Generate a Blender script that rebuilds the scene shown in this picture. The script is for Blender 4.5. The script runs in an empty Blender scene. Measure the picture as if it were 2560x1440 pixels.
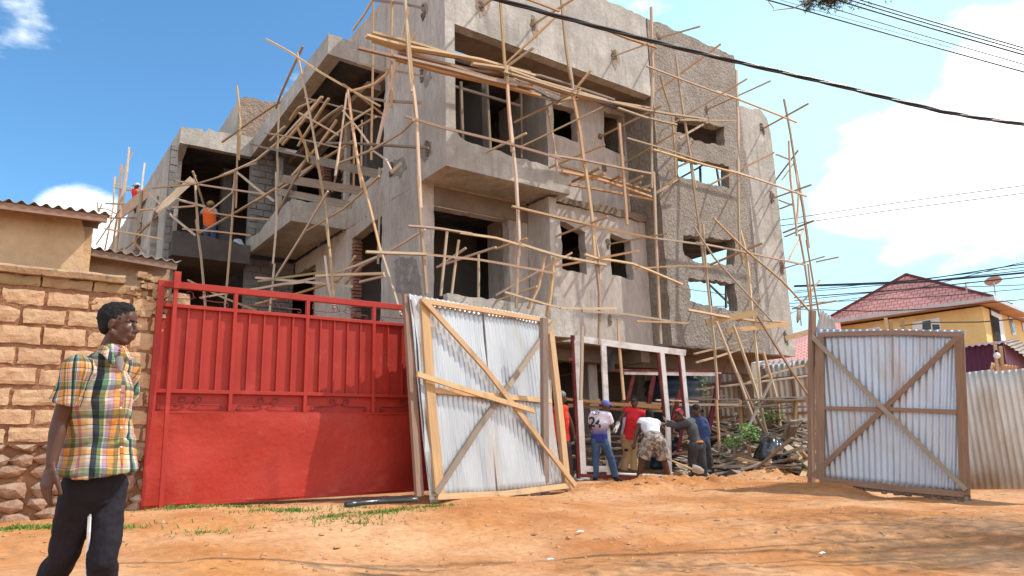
import bpy, bmesh, math, random
from mathutils import Vector, Matrix, noise
R_=random.Random(7)
scn=bpy.context.scene
COL=scn.collection
# ---------------------------------------------------------------- camera
F=1800.0; CX=1280.0; CY=720.0; CZ=1.0
_th=math.atan(.03); _p=math.atan(408/F*math.cos(_th))
UPc=Vector((-math.sin(_th)*math.cos(_p), math.cos(_th)*math.cos(_p), math.sin(_p)))
Uc=Vector((2543.0,-408+.03*2543,F)).normalized()
Vc=UPc.cross(Uc)
if Vc.z<0: Vc=-Vc
CAM=Vector((0,0,CZ))
def ray(x,y):
    c=Vector((x-CX,CY-y,F))
    return Vector((Uc.dot(c),Vc.dot(c),UPc.dot(c)))
def PY(x,y,Y): d=ray(x,y); return CAM+d*(Y/d.y)
def PX(x,y,X): d=ray(x,y); return CAM+d*(X/d.x)
def PZ(x,y,Z): d=ray(x,y); return CAM+d*((Z-CZ)/d.z)
def PD(x,y,D): return CAM+ray(x,y)*(D/F)
cam_d=bpy.data.cameras.new('camera'); cam=bpy.data.objects.new('camera',cam_d); COL.objects.link(cam)
cam_d.sensor_width=36.0; cam_d.lens=F/2560*36.0; cam_d.clip_start=.05; cam_d.clip_end=3000
right=ray(CX+F,CY)-ray(CX,CY); up=ray(CX,CY-F)-ray(CX,CY); fwd=ray(CX,CY)
right.normalize(); up.normalize(); fwd.normalize()
M=Matrix((right,up,-fwd)).transposed().to_4x4(); M.translation=CAM
cam.matrix_world=M
scn.camera=cam
# ---------------------------------------------------------------- sun, sky, exposure
SUN=Vector((.71,-.42,1.0)).normalized()
sd=bpy.data.lights.new('sun','SUN'); sd.energy=2.9; sd.angle=math.radians(.5); sd.color=(1,.95,.87)
so=bpy.data.objects.new('sun',sd); COL.objects.link(so); so.rotation_euler=SUN.to_track_quat('Z','Y').to_euler()
so.location=(10,-10,30)
scn.view_settings.view_transform='Standard'; scn.view_settings.look='None'; scn.view_settings.gamma=1; scn.view_settings.exposure=.78
w=bpy.data.worlds.new("World"); scn.world=w; w.use_nodes=True
def world():
    nt=w.node_tree; N=nt.nodes; L=nt.links; N.clear()
    out=N.new('ShaderNodeOutputWorld'); bg=N.new('ShaderNodeBackground'); L.new(bg.outputs[0],out.inputs[0])
    bg.inputs[1].default_value=.13
    sky=N.new('ShaderNodeTexSky'); sky.sky_type='NISHITA'; sky.sun_disc=False
    sky.sun_elevation=math.asin(SUN.z); sky.sun_rotation=math.atan2(SUN.x,SUN.y)
    sky.altitude=1500; sky.air_density=1.1; sky.dust_density=.6; sky.ozone_density=1.5
    tc=N.new('ShaderNodeTexCoord')
    def math_(op,a,b=None,cl=False):
        m=N.new('ShaderNodeMath'); m.operation=op; m.use_clamp=cl
        for i,v in enumerate((a,b)):
            if v is None: continue
            if isinstance(v,(int,float)): m.inputs[i].default_value=v
            else: L.new(v,m.inputs[i])
        return m.outputs[0]
    tint=N.new('ShaderNodeMix'); tint.data_type='RGBA'; tint.blend_type='MULTIPLY'; tint.inputs[0].default_value=1
    L.new(sky.outputs[0],tint.inputs[6]); tint.inputs[7].default_value=(.62,.97,1.08,1)
    mp=N.new('ShaderNodeMapping'); mp.inputs['Scale'].default_value=(1,1,2.2); L.new(tc.outputs['Generated'],mp.inputs[0])
    nz=N.new('ShaderNodeTexNoise'); nz.inputs['Scale'].default_value=3.4; nz.inputs['Detail'].default_value=9; nz.inputs['Roughness'].default_value=.56
    L.new(mp.outputs[0],nz.inputs['Vector'])
    def lobe(x,y,ang,wt,soft=.5): return vlobe(ray(x,y),ang,wt,soft)
    def vlobe(d,ang,wt,soft=.5):
        d=Vector(d).normalized()
        vm=N.new('ShaderNodeVectorMath'); vm.operation='DOT_PRODUCT'; L.new(tc.outputs['Generated'],vm.inputs[0]); vm.inputs[1].default_value=d
        mr=N.new('ShaderNodeMapRange'); mr.interpolation_type='SMOOTHSTEP'; L.new(vm.outputs['Value'],mr.inputs[0])
        mr.inputs[1].default_value=math.cos(math.radians(ang)); mr.inputs[2].default_value=math.cos(math.radians(ang*soft)) ; mr.inputs[3].default_value=0; mr.inputs[4].default_value=wt
        return mr.outputs[0]
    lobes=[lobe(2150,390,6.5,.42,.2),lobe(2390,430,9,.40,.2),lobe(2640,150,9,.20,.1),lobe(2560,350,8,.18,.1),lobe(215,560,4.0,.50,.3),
           lobe(10,40,3.6,.34,.1),lobe(1560,-60,6,.22,.2),lobe(2140,590,5,.2),lobe(2700,700,12,.15),vlobe((-.6,-.75,.35),58,.5,.5),vlobe((.3,-.8,.25),40,.5,.5),vlobe((-.9,.1,.25),22,.5,.4)]  # vector lobes are unseen clouds behind the camera, added as fill light
    tot=lobes[0]
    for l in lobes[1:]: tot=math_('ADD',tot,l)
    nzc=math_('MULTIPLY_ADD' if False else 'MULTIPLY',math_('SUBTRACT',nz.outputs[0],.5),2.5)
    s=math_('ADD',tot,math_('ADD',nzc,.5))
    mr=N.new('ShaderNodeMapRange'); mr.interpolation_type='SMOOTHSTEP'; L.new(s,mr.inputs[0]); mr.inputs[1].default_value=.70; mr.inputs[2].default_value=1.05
    # a milky veil towards the right-hand horizon, where the sky whitens
    veil=math_('ADD',lobe(2300,900,48,.62,.15),lobe(2000,-100,30,.22,.1))
    mx0=N.new('ShaderNodeMix'); mx0.data_type='RGBA'; L.new(veil,mx0.inputs[0]); L.new(tint.outputs[2],mx0.inputs[6]); mx0.inputs[7].default_value=(4.0,6.2,6.7,1)
    nz2=N.new('ShaderNodeTexNoise'); nz2.inputs['Scale'].default_value=7; nz2.inputs['Detail'].default_value=5; L.new(mp.outputs[0],nz2.inputs['Vector'])
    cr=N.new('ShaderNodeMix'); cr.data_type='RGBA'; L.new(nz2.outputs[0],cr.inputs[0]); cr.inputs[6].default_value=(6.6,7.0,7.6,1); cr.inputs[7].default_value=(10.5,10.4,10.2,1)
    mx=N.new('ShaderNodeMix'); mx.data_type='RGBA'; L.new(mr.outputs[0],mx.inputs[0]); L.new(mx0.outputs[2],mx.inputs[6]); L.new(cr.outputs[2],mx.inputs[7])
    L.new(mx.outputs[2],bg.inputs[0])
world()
# ---------------------------------------------------------------- object helpers
def tag(o,label=None,cat=None,group=None,kind=None):
    if label: o['label']=label
    if cat: o['category']=cat
    if group: o['group']=group
    if kind: o['kind']=kind
    return o
def thing(name,label,cat,loc=(0,0,0),group=None):
    o=bpy.data.objects.new(name,None); COL.objects.link(o); o.location=loc; o.empty_display_size=.2
    return tag(o,label,cat,group)
OFF={}
def wloc(p):
    v=Vector((0,0,0))
    while p is not None: v=v+Vector(p.location); p=p.parent
    return v
class MB:
    def __init__(s): s.v=[]; s.f=[]; s.uv=[]; s.mi=[]; s.cm=0
    def add(s,vs,fs,uvs=None):
        b=len(s.v); s.v+= [tuple(v) for v in vs]
        for i,f in enumerate(fs):
            s.f.append([b+k for k in f]); s.uv.append(uvs[i] if uvs else None); s.mi.append(s.cm)
    def box(s,x0,x1,y0,y1,z0,z1,j=0):
        vs=[(x,y,z) for x in (x0,x1) for y in (y0,y1) for z in (z0,z1)]
        if j: vs=[tuple(c+R_.uniform(-j,j) for c in v) for v in vs]
        s.add(vs,[(0,1,3,2),(4,6,7,5),(0,4,5,1),(2,3,7,6),(0,2,6,4),(1,5,7,3)])
    def beam(s,pts,w,h=None,up=Vector((0,0,1)),tw=0,j=0,wob=0):
        h=h or w; pts=[Vector(p) for p in pts]; n=len(pts); rings=[]; L=0; uvr=[]
        for i,p in enumerate(pts):
            d=(pts[min(i+1,n-1)]-pts[max(i-1,0)]).normalized()
            a=d.cross(up)
            if a.length<.15: a=d.cross(Vector((0,1,0)))
            a.normalize(); b=a.cross(d).normalized()
            if tw: 
                q=Matrix.Rotation(tw,3,d); a=q@a; b=q@b
            if i: L+=(p-pts[i-1]).length
            pp=p+(a*R_.uniform(-wob,wob)+b*R_.uniform(-wob,wob) if wob and 0<i<n-1 else Vector((0,0,0)))
            k=1+R_.uniform(-j,j)
            rings.append([pp+a*(sx*w/2*k)+b*(sy*h/2*k) for sx,sy in((-1,-1),(1,-1),(1,1),(-1,1))]); uvr.append(L)
        vs=[v for r in rings for v in r]; fs=[];uv=[]
        o=R_.uniform(0,9)
        for i in range(n-1):
            for k in range(4):
                k2=(k+1)%4
                fs.append((i*4+k,i*4+k2,(i+1)*4+k2,(i+1)*4+k)); uv.append([(uvr[i],o+k*.1),(uvr[i],o+k*.1+.1),(uvr[i+1],o+k*.1+.1),(uvr[i+1],o+k*.1)])
        fs.append((3,2,1,0)); fs.append(tuple(4*(n-1)+k for k in range(4))); uv.append([(0,o)]*4); uv.append([(0,o)]*4)
        s.add(vs,fs,uv)
    def tube(s,pts,r,n=8,r2=None):
        pts=[Vector(p) for p in pts]; m=len(pts); vs=[]
        up=Vector((0,0,1))
        for i,p in enumerate(pts):
            d=(pts[min(i+1,m-1)]-pts[max(i-1,0)]).normalized(); a=d.cross(up)
            if a.length<.1: a=d.cross(Vector((0,1,0)))
            a.normalize(); b=a.cross(d); rr=r if r2 is None else r+(r2-r)*i/(m-1)
            vs+=[p+a*rr*math.cos(2*math.pi*k/n)+b*rr*math.sin(2*math.pi*k/n) for k in range(n)]
        fs=[(i*n+k,i*n+(k+1)%n,(i+1)*n+(k+1)%n,(i+1)*n+k) for i in range(m-1) for k in range(n)]
        fs+=[tuple(range(n))[::-1],tuple((m-1)*n+k for k in range(n))]
        s.add(vs,fs)
    def cone(s,p0,p1,r0,r1,side=None,flat=1.0,n=14,caps=True,ck=1.0):
        p0=Vector(p0);p1=Vector(p1); d=p1-p0; L=d.length
        if L<1e-5: d=Vector((0,0,1)); L=1e-5
        d=d.normalized()
        if side is None: side=Vector((1,0,0)) if abs(d.x)<.8 else Vector((0,1,0))
        a=(Vector(side)-d*Vector(side).dot(d)).normalized(); b=d.cross(a)
        prof=[]
        K=4
        if caps:
            for i in range(K): t=math.pi/2*(i/K); prof.append((-r0*ck*math.cos(t)*(flat if flat<1 else 1),r0*math.sin(t)))
        prof.append((0,r0)); prof.append((L,r1))
        if caps:
            for i in range(1,K+1): t=math.pi/2*(i/K); prof.append((L+r1*math.sin(t)*(flat if flat<1 else 1),r1*math.cos(t)))
        vs=[]
        for z,r in prof:
            r=max(r,1e-4)
            vs+=[p0+d*z+a*(r*math.cos(2*math.pi*k/n))+b*(r*flat*math.sin(2*math.pi*k/n)) for k in range(n)]
        m=len(prof)
        fs=[(i*n+k,i*n+(k+1)%n,(i+1)*n+(k+1)%n,(i+1)*n+k) for i in range(m-1) for k in range(n)]
        fs+=[tuple(range(n))[::-1],tuple((m-1)*n+k for k in range(n))]
        s.add(vs,fs)
    def ell(s,c,rx,ry,rz,rot=None,n=14,m=9):
        c=Vector(c); vs=[]; rot=rot or Matrix.Identity(3)
        for i in range(m+1):
            t=math.pi*i/m
            for k in range(n):
                q=2*math.pi*k/n
                vs.append(c+rot@Vector((rx*math.sin(t)*math.cos(q),ry*math.sin(t)*math.sin(q),rz*math.cos(t)+ (1e-5*k if i in(0,m) else 0))))
        fs=[(i*n+k,(i+1)*n+k,(i+1)*n+(k+1)%n,i*n+(k+1)%n) for i in range(m) for k in range(n)]
        s.add(vs,fs)
    def build(s,name,mat,parent=None,smooth=False,local=False,label=None,bevel=0):
        me=bpy.data.meshes.new(name)
        o=Vector((0,0,0)) if (local or parent is None) else wloc(parent)
        me.from_pydata([tuple(Vector(v)-o) for v in s.v],[],s.f)
        if any(s.uv):
            ul=me.uv_layers.new(name='uv').data; i=0
            for f,u in zip(s.f,s.uv):
                for k in range(len(f)):
                    if u: ul[i].uv=u[k]
                    i+=1
        ms=mat if isinstance(mat,(list,tuple)) else [mat]
        for m_ in ms: me.materials.append(m_)
        if len(ms)>1: me.polygons.foreach_set('material_index',s.mi)
        if smooth: me.polygons.foreach_set('use_smooth',[True]*len(me.polygons))
        me.update()
        ob=bpy.data.objects.new(name,me); COL.objects.link(ob)
        if parent: ob.parent=parent
        if label: ob['label']=label
        if bevel:
            b=ob.modifiers.new('bevel','BEVEL'); b.width=bevel; b.segments=2; b.limit_method='ANGLE'
        return ob
def rebase(o):
    "put a top-level mesh's origin at its base"
    me=o.data; xs=[v.co for v in me.vertices]
    c=Vector((sum(v.x for v in xs)/len(xs),sum(v.y for v in xs)/len(xs),min(v.z for v in xs)))
    me.transform(Matrix.Translation(-c)); o.location=c; return o
def panel(mb,axis,pos,outer,holes=(),th=.2,oj=.006,hj=.02,step=.13):
    "a wall sheet with holes: axis Y -> outline in (X,Z) at Y=pos, thickness towards +axis"
    bm=bmesh.new(); es=[]
    def loop(poly,j):
        pts=[]
        n=len(poly)
        for i in range(n):
            a=Vector(poly[i]); b=Vector(poly[(i+1)%n]); m=max(1,int((b-a).length/step))
            jj=j[i] if isinstance(j,(list,tuple)) else j
            for k in range(m):
                q=a+(b-a)*k/m
                nn=Vector((-(b-a).y,(b-a).x)).normalized()
                pts.append(q+nn*(R_.uniform(-jj,jj)+ (jj*1.2*noise.noise(Vector((q.x*1.7,q.y*1.7,pos))) )) if k or True else q)
        vs=[bm.verts.new((p.x,p.y,0)) for p in pts]
        for i in range(len(vs)): es.append(bm.edges.new((vs[i],vs[(i+1)%len(vs)])))
    loop(outer,oj)
    for i,h in enumerate(holes): loop(h,hj)
    bmesh.ops.triangle_fill(bm,use_beauty=True,use_dissolve=False,edges=es,normal=(0,0,1))
    fs=bm.faces[:]
    r=bmesh.ops.extrude_face_region(bm,geom=fs)
    for g in r['geom']:
        if isinstance(g,bmesh.types.BMVert): g.co.z+=th
    bmesh.ops.recalc_face_normals(bm,faces=bm.faces[:])
    bm.verts.index_update()
    vs=[]
    for v in bm.verts:
        a,z,t=v.co
        vs.append((a,pos+t,z) if axis=='Y' else (pos+t,a,z))
    mb.add(vs,[[v.index for v in f.verts] for f in bm.faces]); bm.free()
def rect(a0,a1,z0,z1): return [(a0,z0),(a1,z0),(a1,z1),(a0,z1)]
# ---------------------------------------------------------------- materials
def srgb(r,g,b):
    return tuple((c/255/12.92 if c/255<=.04045 else ((c/255+.055)/1.055)**2.4) for c in (r,g,b))
def mat(name,c1,c2=None,scale=3,rough=.85,bump=.3,bscale=40,c3=None,s3=1.2,t3=(.5,.68),metal=0,rand=0,uvgrain=False,bdist=.02,stretch=None,spec=.3,hsv=True,fine=0,streak=0,mud=0):
    m=bpy.data.materials.new(name); m.use_nodes=True; nt=m.node_tree; N=nt.nodes; L=nt.links
    b=N['Principled BSDF']; b.inputs['Roughness'].default_value=rough; b.inputs['Metallic'].default_value=metal
    b.inputs['Specular IOR Level'].default_value=spec
    tc=N.new('ShaderNodeTexCoord'); src=tc.outputs['Object']
    if uvgrain:
        mp=N.new('ShaderNodeMapping'); mp.inputs['Scale'].default_value=(1.5,26,1); L.new(tc.outputs['UV'],mp.inputs[0]); src=mp.outputs[0]
    if stretch:
        mp=N.new('ShaderNodeMapping'); mp.inputs['Scale'].default_value=stretch; L.new(src,mp.inputs[0]); src=mp.outputs[0]
    def nz(sc,det=6,ro=.6,s=None):
        n=N.new('ShaderNodeTexNoise'); n.inputs['Scale'].default_value=sc; n.inputs['Detail'].default_value=det; n.inputs['Roughness'].default_value=ro
        L.new(s or src,n.inputs['Vector']); return n.outputs[0]
    def mr(v,a,b_,c=0,d=1):
        r=N.new('ShaderNodeMapRange'); L.new(v,r.inputs[0]); r.inputs[1].default_value=a; r.inputs[2].default_value=b_; r.inputs[3].default_value=c; r.inputs[4].default_value=d; return r.outputs[0]
    def mix(f,a,b_,bl='MIX'):
        x=N.new('ShaderNodeMix'); x.data_type='RGBA'; x.blend_type=bl
        if isinstance(f,float): x.inputs[0].default_value=f
        else: L.new(f,x.inputs[0])
        for i,v in ((6,a),(7,b_)):
            if isinstance(v,tuple): x.inputs[i].default_value=(*v,1) if len(v)==3 else v
            else: L.new(v,x.inputs[i])
        return x.outputs[2]
    c2=c2 or tuple(x*.8 for x in c1)
    col=mix(mr(nz(scale),.32,.68),c1,c2)
    if c3: col=mix(mr(nz(s3,8,.65),t3[0],t3[1]),col,c3)
    if fine: col=mix(mr(nz(bscale*.8,3),.35,.7,0,fine),col,tuple(x*.35 for x in c1))
    if streak:
        mp2=N.new('ShaderNodeMapping'); mp2.inputs['Scale'].default_value=(3.2,3.2,.35); L.new(tc.outputs['Object'],mp2.inputs[0])
        col=mix(mr(nz(1.6,7,.6,mp2.outputs[0]),.5,.72,0,streak),col,tuple(x*.45 for x in c1))
        col=mix(mr(nz(.45,5,.55,tc.outputs['Object']),.45,.7,0,streak*.6),col,tuple(x*.6 for x in c1))
    if mud:
        sp=N.new('ShaderNodeSeparateXYZ'); L.new(tc.outputs['Object'],sp.inputs[0])
        ad=N.new('ShaderNodeMath'); ad.operation='MULTIPLY_ADD'; L.new(nz(7,8,.7,tc.outputs['Object']),ad.inputs[0]); ad.inputs[1].default_value=-1.1*mud*2; L.new(sp.outputs['Z'],ad.inputs[2])
        col=mix(mr(ad.outputs[0],-mud*.75,-mud*1.5,0,.75),col,(.42,.20,.10))
    if rand:
        oi=N.new('ShaderNodeObjectInfo'); 
        hs=N.new('ShaderNodeHueSaturation'); L.new(col,hs.inputs['Color'])
        L.new(mr(oi.outputs['Random'],0,1,.5-.014*rand,.5+.014*rand),hs.inputs['Hue'])
        ml=N.new('ShaderNodeMath'); ml.operation='MULTIPLY'; L.new(oi.outputs['Random'],ml.inputs[0]); ml.inputs[1].default_value=7.31
        fr=N.new('ShaderNodeMath'); fr.operation='FRACT'; L.new(ml.outputs[0],fr.inputs[0])
        L.new(mr(fr.outputs[0],0,1,1-.32*rand,1+.22*rand),hs.inputs['Value'])
        ml2=N.new('ShaderNodeMath'); ml2.operation='MULTIPLY'; L.new(oi.outputs['Random'],ml2.inputs[0]); ml2.inputs[1].default_value=23.7
        fr2=N.new('ShaderNodeMath'); fr2.operation='FRACT'; L.new(ml2.outputs[0],fr2.inputs[0])
        L.new(mr(fr2.outputs[0],0,1,1-.40*rand,1+.05*rand),hs.inputs['Saturation'])
        col=hs.outputs[0]
    L.new(col,b.inputs['Base Color'])
    if bump:
        bp=N.new('ShaderNodeBump'); bp.inputs['Strength'].default_value=bump; bp.inputs['Distance'].default_value=bdist
        L.new(nz(bscale,5,.65),bp.inputs['Height']); L.new(bp.outputs[0],b.inputs['Normal'])
    m['_mix']=0
    return m
MT={}
MT['concrete']=mat('smooth_plaster',(.48,.445,.39),(.345,.315,.275),1.3,.92,.6,11,c3=(.58,.53,.47),s3=.9,t3=(.5,.62),bdist=.03,streak=.68,fine=.3)
MT['concrete2']=mat('stained_plaster',(.57,.50,.44),(.41,.355,.31),1.0,.92,.7,10,c3=(.26,.22,.185),s3=1.5,t3=(.58,.76),stretch=(1,1,.45),bdist=.035,streak=.6,fine=.3)
MT['rough']=mat('roughcast_render',(.41,.35,.29),(.28,.235,.19),2.0,.95,1.0,13,c3=(.42,.38,.34),s3=1.1,bdist=.10,streak=.4,fine=.5)
MT['coarse']=mat('coarse_stone_render',(.40,.30,.23),(.30,.22,.165),3,.95,1.0,8,bdist=.16)
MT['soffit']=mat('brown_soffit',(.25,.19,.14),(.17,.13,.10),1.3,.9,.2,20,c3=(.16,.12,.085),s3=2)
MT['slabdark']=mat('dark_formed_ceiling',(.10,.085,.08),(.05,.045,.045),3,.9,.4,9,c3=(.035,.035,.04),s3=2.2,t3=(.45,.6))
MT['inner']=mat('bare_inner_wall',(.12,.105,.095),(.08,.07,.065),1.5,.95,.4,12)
MT['wood']=mat('sawn_pole_wood',(.57,.385,.21),(.42,.26,.13),2.0,.85,.35,3,c3=(.22,.12,.06),s3=5,t3=(.62,.72),rand=1,uvgrain=True,bdist=.004)
MT['woodgrey']=mat('weathered_board_wood',(.34,.26,.19),(.22,.165,.12),2.0,.85,.35,3,rand=.9,uvgrain=True,bdist=.004)
MT['wooddark']=mat('brown_post_wood',(.34,.20,.13),(.22,.13,.08),1.5,.75,.35,3,rand=.4,uvgrain=True,bdist=.004)
MT['woodgold']=mat('golden_frame_wood',(.60,.34,.13),(.42,.235,.09),1.6,.7,.3,3,rand=.4,uvgrain=True,bdist=.004)
# ---------------------------------------------------------------- ground
gp=[(0.4,9.0,.47),(1.5,8.95,.49),(3.2,8.95,.46),(5,8.9,.43),(4.5,8.1,.40),(6.9,8.8,.36),(8.5,9.5,.34),(10.5,11.6,.35),(11.2,11,.31),(12.4,10.2,.30),(11.5,9,.33),
    (.4,5.8,.30),(3.5,4.8,.10),(5.9,2.4,.03),(13.6,5.3,.04),(.65,4.2,.12),(0,0,-.02),(10,0,-.1),(10,4.2,.12),(7.5,6,.19),(9,7.5,.27),(-6,9,.45),(-6,5,.25),
    (8,16,.35),(14,14,.42),(18,12,.42),(5,14,.45),(25,10,.2),(20,5,-.1),(30,30,.3),(0,30,.5),(60,20,-.5),(0,-30,-.3),(-60,30,1),(60,80,0)]
for q,D in (((2040,1190),11.9),((2425,1240),10.5),((2300,1225),11)):
    p=PD(*q,D); gp.append((p.x,p.y,p.z-.11))
def h0(x,y):
    s=0;t=0
    for a,b,c in gp:
        d=((x-a)**2+(y-b)**2)+.05; wt=1/d**1.6; s+=wt*c; t+=wt
    return s/t
mounds=[(9.6,9.0,.9,.13),(8.6,8.7,.5,.10),(10.8,8.9,.7,.12),(13.0,9.2,.6,.12),(12.3,8.9,.6,.14),(14.0,9.0,.5,.08),(13.4,10.6,.9,.18),(15.0,10.8,1.0,.25),(7.7,8.6,.35,.06),(10.2,9.6,.5,.10)]
def gh(x,y):
    z=h0(x,y)
    if -8<x<24 and -4<y<20:
        z+=.05*noise.fractal(Vector((x*.45,y*.45,.3)),1,2,4)+.012*noise.fractal(Vector((x*3,y*3,7)),1,2,3)
        for a,b,r,hh in mounds:
            d=math.hypot(x-a,y-b)
            if d<r*2.2: z+=.05*math.exp(-(d/r)**2)*noise.fractal(Vector((x*7,y*7,1)),1,2,3)+hh*math.exp(-(d/r)**2)*(.8+.7*noise.noise(Vector((x*5,y*5,2)))+.3*noise.noise(Vector((x*14,y*14,5))))
        # ruts along the road
        rr=(x*.83-y*.55)
        for y0,sl,am in ((5.2,-.16,.035),(4.2,-.16,.035),(6.9,-.10,.025),(6.0,-.1,.02),(3.4,-.14,.03)):
            yy=y0+sl*(x-3)+.12*noise.noise(Vector((x*.4,y0,0))); q=(y-yy)/.13
            if abs(q)<4: z+=am*(-math.exp(-q*q)+.45*math.exp(-(abs(q)-1.6)**2))*(.6+.6*noise.noise(Vector((x*.9,y0,3))))+.006*math.exp(-q*q)*math.sin(x*55)
        if y<8: z+=.018*noise.noise(Vector((x*.35,rr*2.2,4)))
    return z
def axis(lo,a,b,hi,st):
    out=[]; v=a; s=st
    while v>lo: s*=1.35; v-=s; out.append(v)
    out=out[::-1]; v=a
    while v<b: out.append(v); v+=st
    s=st
    while v<hi: out.append(v); s*=1.35; v+=s
    return out
def ground():
    xs=axis(-900,-1.5,16.5,900,.075); ys=axis(-900,1.2,13.5,900,.075)
    vs=[(x,y,gh(x,y)) for y in ys for x in xs]; n=len(xs)
    fs=[(j*n+i,j*n+i+1,(j+1)*n+i+1,(j+1)*n+i) for j in range(len(ys)-1) for i in range(n-1)]
    m=mat('orange_dirt',(.55,.235,.072),(.40,.148,.045),1.1,.95,.7,16,c3=(.62,.34,.17),s3=.5,t3=(.42,.62),bdist=.025,fine=.4)
    mb=MB(); mb.v=vs; mb.f=fs; mb.uv=[None]*len(fs); mb.mi=[0]*len(fs)
    o=mb.build('ground',m,smooth=True); tag(o,'orange dirt road and yard with ruts, lumps and dust','ground',kind='structure')
ground()
def stones():
    mb=MB(); r=random.Random(3)
    for i in range(1700):
        if i%3: x=r.uniform(-.5,9); y=r.uniform(3.5,9)
        else: x=r.uniform(6.5,15); y=r.uniform(7.5,10.5)
        s=r.choice((.006,.008,.012,.02,.03))*r.uniform(.6,1.3)
        if i>1620: s=r.uniform(.03,.06); x=r.uniform(8,15); y=r.uniform(8.3,10)
        z=gh(x,y); vs=[]
        for k in range(6):
            q=k*math.pi/3; vs.append((x+s*math.cos(q)*r.uniform(.7,1.2),y+s*math.sin(q)*r.uniform(.7,1.2),z-s*.2+r.uniform(0,s*.3)))
        vs.append((x+r.uniform(-s,s)*.3,y,z+s*r.uniform(.4,.8)))
        mb.add(vs,[(k,(k+1)%6,6) for k in range(6)])
    o=mb.build('pebbles',mat('clod_dirt',(.55,.26,.11),(.38,.16,.07),9,.95,.4,60,c3=(.5,.33,.2),s3=5)); tag(o,'loose pebbles and dirt clods scattered over the orange ground','pebbles',kind='stuff')
stones()
def twigs():
    mb=MB(); r=random.Random(17)
    for i in range(420):
        x=r.uniform(-.5,15); y=r.uniform(3,10.5)
        if y>9.0 and x<7: continue
        L=r.choice((.03,.05,.08,.14))*r.uniform(.6,1.4); q=r.uniform(0,6.28); z=gh(x,y)+.006; x2=x+L*math.cos(q); y2=y+L*math.sin(q)
        mb.beam([(x,y,z),(x2,y2,gh(x2,y2)+.008)],r.uniform(.004,.010),.004)
    o=mb.build('dry_twigs',mat('dry_straw',(.50,.36,.20),(.25,.15,.08),6,.9,0)); tag(o,'dry twigs and straw bits strewn over the road and yard','twigs',kind='stuff')
twigs()
def grass():
    mb=MB(); r=random.Random(5)
    spots=[(PZ(480,1290,.42),.35,300),(PZ(600,1280,.42),.3,200),(PZ(720,1290,.4),.4,420),(PZ(960,1290,.36),.4,420),(PZ(1080,1275,.36),.25,200),(PZ(830,1300,.38),.3,200),(PZ(120,1340,.38),.3,280),(PZ(300,1335,.38),.3,150),
           (PZ(30,1345,.38),.3,240),(PZ(880,1275,.4),.25,150),(PZ(520,1325,.4),.3,100),(PZ(700,1262,.42),.5,200),(PZ(430,1285,.44),.12,120),(PZ(900,1300,.38),.5,160)]
    for c,rad,n in spots:
        for i in range(n):
            q=r.uniform(0,6.28); d=rad*abs(r.gauss(0,.6)); x=c.x+d*math.cos(q)*1.5; y=c.y+d*math.sin(q)*.6
            if y>9.1 and x<5: continue
            z=gh(x,y)-.005; hgt=r.uniform(.015,.05); a=r.uniform(0,6.28); wd=r.uniform(.004,.009)
            dx,dy=math.cos(a)*wd,math.sin(a)*wd; lx,ly=r.uniform(-.03,.03),r.uniform(-.03,.03)
            mb.add([(x-dx,y-dy,z),(x+dx,y+dy,z),(x+dx*.6+lx*.5,y+dy*.6+ly*.5,z+hgt*.7),(x+lx,y+ly,z+hgt)],[(0,1,2,3)])
    o=mb.build('grass',mat('young_grass',(.16,.26,.035),(.10,.17,.03),6,.7,0)); tag(o,'sparse short green grass tufts along the foot of the red gate','grass',kind='stuff')
grass()
# ---------------------------------------------------------------- the unfinished building
YF=11.68; X0=6.97
bld=thing('unfinished_building','unfinished three storey grey plastered building wrapped in wooden poles','building',(X0,YF,.35))
def bpart(name,m,fn,label=None,**k):
    for f in (fn if isinstance(fn,(list,tuple)) else [fn]):
        mb=MB(); f(mb); o=mb.build(name,m,bld,label=label,**k)
    return o
# front of the top storey: corner strip, deep beam / parapet, and balcony front
bpart('front_parapet',MT['concrete'],lambda mb:panel(mb,'Y',YF,[(X0+.004,7.525),(X0+.236,7.46),(X0+.24,9.9),(13.18,9.9),(13.20,12.22),(X0+.004,12.12)],[],.25,oj=[.003,.003,.003,.003,.02,.003]))
def balc(z0,z1,yb,k=1):
    def f(mb):
        panel(mb,'Y',YF,[(X0+.004,z0),(10.22,z0),(10.22,z1-.02),(8.6,z1+.02),(7.6,z1+.05*k),(7.3,z1+.10*k),(7.22,z1+.24*k),(X0+.004,z1+.3*k)],[],.16,oj=[.002,.002,.03,.03,.03,.02,.001,.001])
        mb.box(X0+.01,10.21,YF+.16,yb,z0+.06,z0+.2)
        mb.box(10.06,10.218,YF+.16,yb,z0+.003,z1-.04)
    return f
bpart('balcony',MT['concrete'],balc(6.63,7.2,12.815),label='smooth upper balcony with shadow stripes')
bpart('balcony',MT['concrete'],balc(3.35,3.98,12.4,.1),label='lower balcony with crumbling top edge')
bpart('rough_wall',MT['rough'],lambda mb:panel(mb,'Y',YF-.012,[(13.22,3.36),(16.93,3.36),(16.93,12.28),(13.22,12.2)],
   [[(14.04,9.13),(14.9,9.05),(16.05,9.2),(16.12,9.78),(14.05,9.55)],[(13.98,7.83),(16.05,7.9),(16.14,8.62),(13.98,8.42)],
    [(13.95,5.72),(14.3,5.6),(15.95,5.66),(16.05,6.42),(13.97,6.25)],[(14.0,4.5),(15.85,4.45),(15.88,5.22),(14.02,5.14)]],.28,oj=[.015,.01,.03,.02],hj=.035))
bpart('rough_wall_side',MT['rough'],[lambda mb:panel(mb,'X',13.215,[(YF+.26,3.36),(26,3.36),(26,12.1),(YF+.26,12.2)],[],.2,oj=.01)])
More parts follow.
